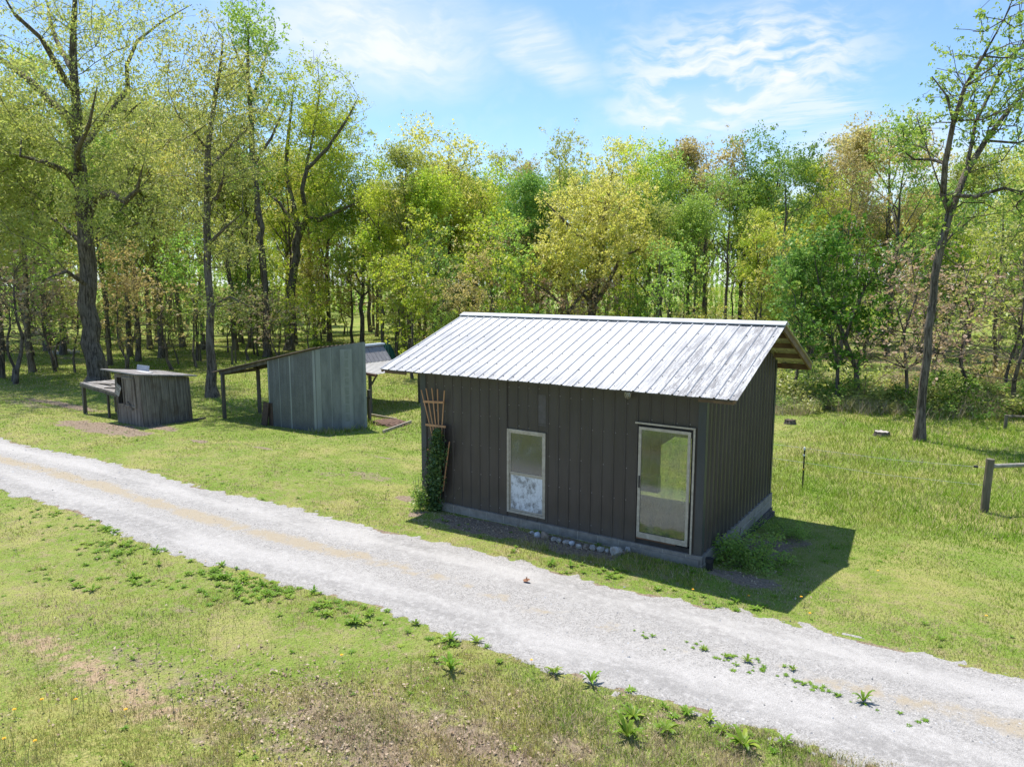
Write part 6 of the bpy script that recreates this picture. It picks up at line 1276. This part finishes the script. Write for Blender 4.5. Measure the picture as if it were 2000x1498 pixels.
# dead leaves
rng = np.random.default_rng(9); pts = []
for (a, b_, rx, ry, s) in dirt_spots:
    n = int(420*rx*ry*s*(3 if math.hypot(a-CAM[0], b_-CAM[1]) < 10 else 1)); q = rng.normal(size=(n, 2))*.75; pts.append(np.stack([a+q[:, 0]*rx, b_+q[:, 1]*ry], 1))
q = np.vstack(pts); th = YAW+rng.uniform(-.7, .7, 1600); r = np.sqrt(rng.uniform(30, 100, 1600)); q = np.vstack([q, np.stack([CAM[0]+np.sin(th)*r, CAM[1]+np.cos(th)*r], 1)]); rt = road_t(q[:, 0], q[:, 1]); q = q[((rt < -.02)|(rt > 1.02))&~inside_sheds(q[:, 0], q[:, 1])]; n = len(q)
V, F, r = leaf_cards(np.stack([q[:, 0], q[:, 1], gz(q[:, 0], q[:, 1])+.02+rng.random(n)*.015], 1), .032, .02, rng, upn=2.5, fold=.5); base = np.array([(.34, .24, .16), (.42, .32, .22), (.26, .18, .12), (.46, .37, .26)])[rng.integers(0, 4, n)]
m, t, b, out = mat('dead_leaf_litter'); t.put(b.inputs['Base Color'], t.new('ShaderNodeAttribute', attribute_name='tint').outputs['Color']); b.inputs['Roughness'].default_value = .9
tag(new_mesh_obj('leaf_litter', V, F, [m], colors=np.repeat(base, 4, 0)), 'brown dead leaves lying in the bare patches', 'dead leaves', kind='stuff')
# weeds: broad leaved rosettes
M_weed = make_leaf('weed_leaf', (.12, .23, .02), (.20, .31, .03), (.30, .38, .05), .35, 3, gloss=.012)
def rosette(rng, nl, L, up):
    V = []; Q = []; k = 0
    for j in range(nl):
        a = j*2.4+rng.uniform(-.3, .3); l = L*rng.uniform(.45, 1.15); w_ = l*.115; d = np.array([math.cos(a), math.sin(a)]); s = np.array([-d[1], d[0]]); n_ = 5; e = rng.uniform(.5, 1.0)*up; ln_ = []
        for i_ in range(n_+1):
            f = i_/n_; c = d*l*f; z = l*e*math.sin(f*2.1)*.7+.01; ww = w_*math.sin(math.pi*(.08+.92*f))**.7*(1 if i_ < n_ else .1)*(1+.15*(-1)**i_)
            V += [(*(c-s*ww), z+.25*ww), (*c, z), (*(c+s*ww), z+.25*ww)]
            if i_: o_ = k+3*(i_-1); Q += [(o_, o_+1, o_+4, o_+3), (o_+1, o_+2, o_+5, o_+4)]
        k += 3*(n_+1)
    return np.array(V), np.array(Q)
ROS = [rosette(np.random.default_rng(300+k), 22, .17, .6+.12*k) for k in range(4)]
ROS[1] = rosette(np.random.default_rng(311), 34, .10, .5); ROS[1] = (ROS[1][0]*np.array([1.3, 1.3, 1.6]), ROS[1][1]); ROS[3] = rosette(np.random.default_rng(313), 14, .22, 1.3)
RM = []
for k, (V, Q) in enumerate(ROS): o = new_mesh_obj('rosette', V, Q, [M_weed], floats={'rnd': np.repeat(RNG.random(len(V)//18+1), 18)[:len(V)]}); RM.append(o.data); bpy.data.objects.remove(o)
WL = [(1237, 1402, 1.0, 'upright bright dock weed, topmost of the cluster below the lane at lower right'), (1300, 1432, 1.1, 'dock weed right of and below the topmost one at lower right'), (1452, 1462, 1.4, 'biggest dock weed of the lower right cluster'), (1226, 1443, .9, 'pale dock weed below the topmost one at lower right'), (1408, 1428, .7, 'small lime weed left above the biggest dock weed'),
      (1342, 1396, .8, 'dock weed nearest the lane at lower right'), (1082, 1317, .8, 'lone dock weed on the near edge of the lane beside a yellow flower'), (1155, 1336, .7, 'dock weed on the lane edge midway to the lower right cluster'), (692, 1218, .8, 'dark dock weed just below the lane left of centre'), (812, 1220, .6, 'small dock weed on the lane edge near the centre'),
      (880, 1252, .9, 'large leafed weed in the middle of the lower lane edge'), (880, 1310, .9, 'grey green weed standing off from the lane near the centre'), (1284, 1152, .55, 'tufted weed on the far lane edge before the shed door'), (975, 1295, .5, 'small weed under the lane left of the yellow flower'), (1460, 1294, .6, 'dark weed tuft growing on the strip down the lane at right'), (1685, 1372, .6, 'weed tuft on the middle strip near the right edge'), (1375, 1270, .45, 'little weed tuft on the middle strip below the shed corner'), (1420, 1285, .5, 'flat weed on the middle strip left of the dark tuft'), (1548, 1310, .45, 'small dark weed on the middle strip right of the dark tuft')]
for k, (u_, v_, s, lab) in enumerate(WL):
    P = at(u_, v_); o = bpy.data.objects.new('dock_weed', RM[k % 4]); C.objects.link(o); o.location = P+np.array([0, 0, .01]); o.rotation_euler = (0, 0, k*1.9); o.scale = (s, s, s*1.1); tag(o, lab, 'weed', 'broad leaved weeds by the lane')
rng = np.random.default_rng(12); VV = []; FF = []; off = 0; rr = []
strips = [((70, 990), (120, 1000), 30), ((150, 1012), (260, 1060), 60), ((280, 1062), (420, 1105), 40), ((390, 1110), (560, 1150), 110), ((400, 1135), (500, 1150), 40), ((560, 1150), (600, 1160), 18), ((610, 1170), (760, 1200), 40), ((840, 1240), (940, 1275), 30), ((180, 1065), (260, 1070), 24), ((90, 1120), (160, 1140), 16), ((230, 1125), (310, 1140), 26), ((860, 1015), (1000, 1050), 12), ((1000, 1075), (1220, 1120), 70), ((1240, 1095), (1340, 1115), 40), ((100, 835), (420, 850), 40), ((30, 720), (110, 715), 30), ((1200, 1350), (1600, 1480), 14), ((740, 765), (800, 850), 40), ((640, 838), (720, 838), 40), ((1380, 1165), (1440, 1175), 14), ]
for (a, b_, n) in strips:
    for _ in range(int(n*1.1)):
        f = rng.random(); u_ = a[0]+(b_[0]-a[0])*f+rng.normal()*26; v_ = a[1]+(b_[1]-a[1])*f+abs(rng.normal())*19-5; P = at(u_, v_)
        if fbm(P[0], P[1], 2.2, 95) < .42: continue
        if inside_sheds(np.array([P[0]]), np.array([P[1]]))[0]: continue
        if .03 < road_t(P[0], P[1]) < .97: continue
        V, Q = ROS[rng.integers(4)]; th = rng.uniform(0, 6.28); s = rng.uniform(.15, .55)*(.8 if P[1] > -1 else 1); R2_ = np.array([[math.cos(th), -math.sin(th), 0], [math.sin(th), math.cos(th), 0], [0, 0, .8]])
        VV.append((V*s)@R2_.T+P); FF.append(Q+off); off += len(V); rr.append(np.full(len(V), rng.random()))
for _ in range(90):
    f = rng.random(); u_ = 1240+560*f+rng.normal()*16; v_ = 1232+172*f+rng.normal()*8; P = at(u_, v_)
    if fbm(P[0], P[1], 2.5, 105) < .46: continue
    V, Q = ROS[rng.integers(4)]; s = rng.uniform(.10, .32); VV.append(V*s*np.array([1, 1, .6])+P+np.array([0, 0, .01])); FF.append(Q+off); off += len(V); rr.append(np.full(len(V), rng.random()*.5))
for _ in range(420):
    a_ = YAW+rng.uniform(-.7, .7); r = math.sqrt(rng.uniform(34, 420)); P = np.array([CAM[0]+math.sin(a_)*r, CAM[1]+math.cos(a_)*r, 0]); P[2] = gz(P[0], P[1])
    if -.03 < road_t(P[0], P[1]) < 1.03 or inside_sheds(np.array([P[0]]), np.array([P[1]]))[0]: continue
    V, Q = ROS[rng.integers(4)]; s = rng.uniform(.15, .42); VV.append(V*s*np.array([1, 1, .7])+P); FF.append(Q+off); off += len(V); rr.append(np.full(len(V), rng.random()))
tag(new_mesh_obj('weed_cover', np.vstack(VV), np.vstack(FF), [M_weed], floats={'rnd': np.concatenate(rr)}), 'broad leaved weeds matted along the lane edges', 'weeds', kind='stuff')
# tall dry stems in the foreground
rng = np.random.default_rng(14); mb = MB()
for (u0, v0, n, sp) in ((470, 1470, 14, 50), (330, 1370, 26, 90), (60, 1480, 16, 40), (420, 1240, 20, 90), (900, 1330, 12, 160), (180, 1400, 14, 100), (700, 1330, 10, 130)):
    for _ in range(n):
        P = at(u0+rng.normal()*sp, v0+rng.normal()*22); 
        if -.05 < road_t(P[0], P[1]) < 1.05: continue
        h = rng.uniform(.15, .42); q = rng.normal(size=2)*.05*h/.3
        V_ = [P+(0, 0, -.01), P+(q[0]*.4, q[1]*.4, h*.55), P+(q[0], q[1], h)]; mb.tube(V_, [.0025, .002, .0012], 3, cap=False)
tag(mb.build('dry_stems', simple('dry_stem', (.22, .24, .08), (.34, .30, .14), .8, bmp=0)), 'thin upright seed stems in the near lawn', 'dry stems', kind='stuff')
# dandelions
M_dand = simple('dandelion_yellow', (.85, .55, .02), (.9, .42, .01), .7, 50, bmp=0); M_stalk = simple('flower_stalk', (.2, .3, .06), None, .7, bmp=0)
DF = [(1353, 1162, 'dandelion on the far lane verge just in front of the house corner shade'), (1462, 1178, 'dandelion at the lower tip of the shed shadow'), (1564, 1184, 'dandelion right of the shadow tip'), (1581, 1209, 'dandelion lower down right of the shadow tip'), (1714, 1128, 'dandelion alone in the sunny grass right of the shadow'), (1038, 1311, 'dandelion beside a dock weed on the near lane edge'), (668, 1292, 'dandelion in the open lawn below the lane'), (30, 1405, 'dandelion at the lower left edge'), (84, 1390, 'dandelion right of the one at the lower left edge'), (70, 1462, 'dandelion near the bottom left corner'), (247, 1405, 'dandelion in the yellow moss at lower left'), (150, 1390, 'dandelion among thin stems at lower left'), (1925, 1214, 'dandelion in the grass near the right edge'), (10, 1463, 'dandelion in the bottom left corner')]
for k, (u_, v_, lab) in enumerate(DF):
    P = at(u_, v_); o = thing('dandelion', lab, 'flower', P, 0, 'dandelions in the grass'); h = .09+.03*(k % 3)
    mb = MB(); mb.tube([(0, 0, -.01), (.004, 0, h)], .002, 4); mb.build('stalk', M_stalk, o)
    V = []; T3 = []
    for j in range(16): a = j*2*math.pi/16; V += [(0, 0, h), (.020*math.cos(a), .020*math.sin(a), h+.004+.006*(j % 2)), (.020*math.cos(a+.35), .020*math.sin(a+.35), h+.004+.006*(j % 2))]; T3.append((3*j, 3*j+1, 3*j+2)); V += [(0, 0, h+.003), (.013*math.cos(a), .013*math.sin(a), h+.012), (.013*math.cos(a+.4), .013*math.sin(a+.4), h+.012)]
    mb = MB(); mb.add(V, T=[(3*j, 3*j+1, 3*j+2) for j in range(32)]); mb.build('blossom', M_dand, o)
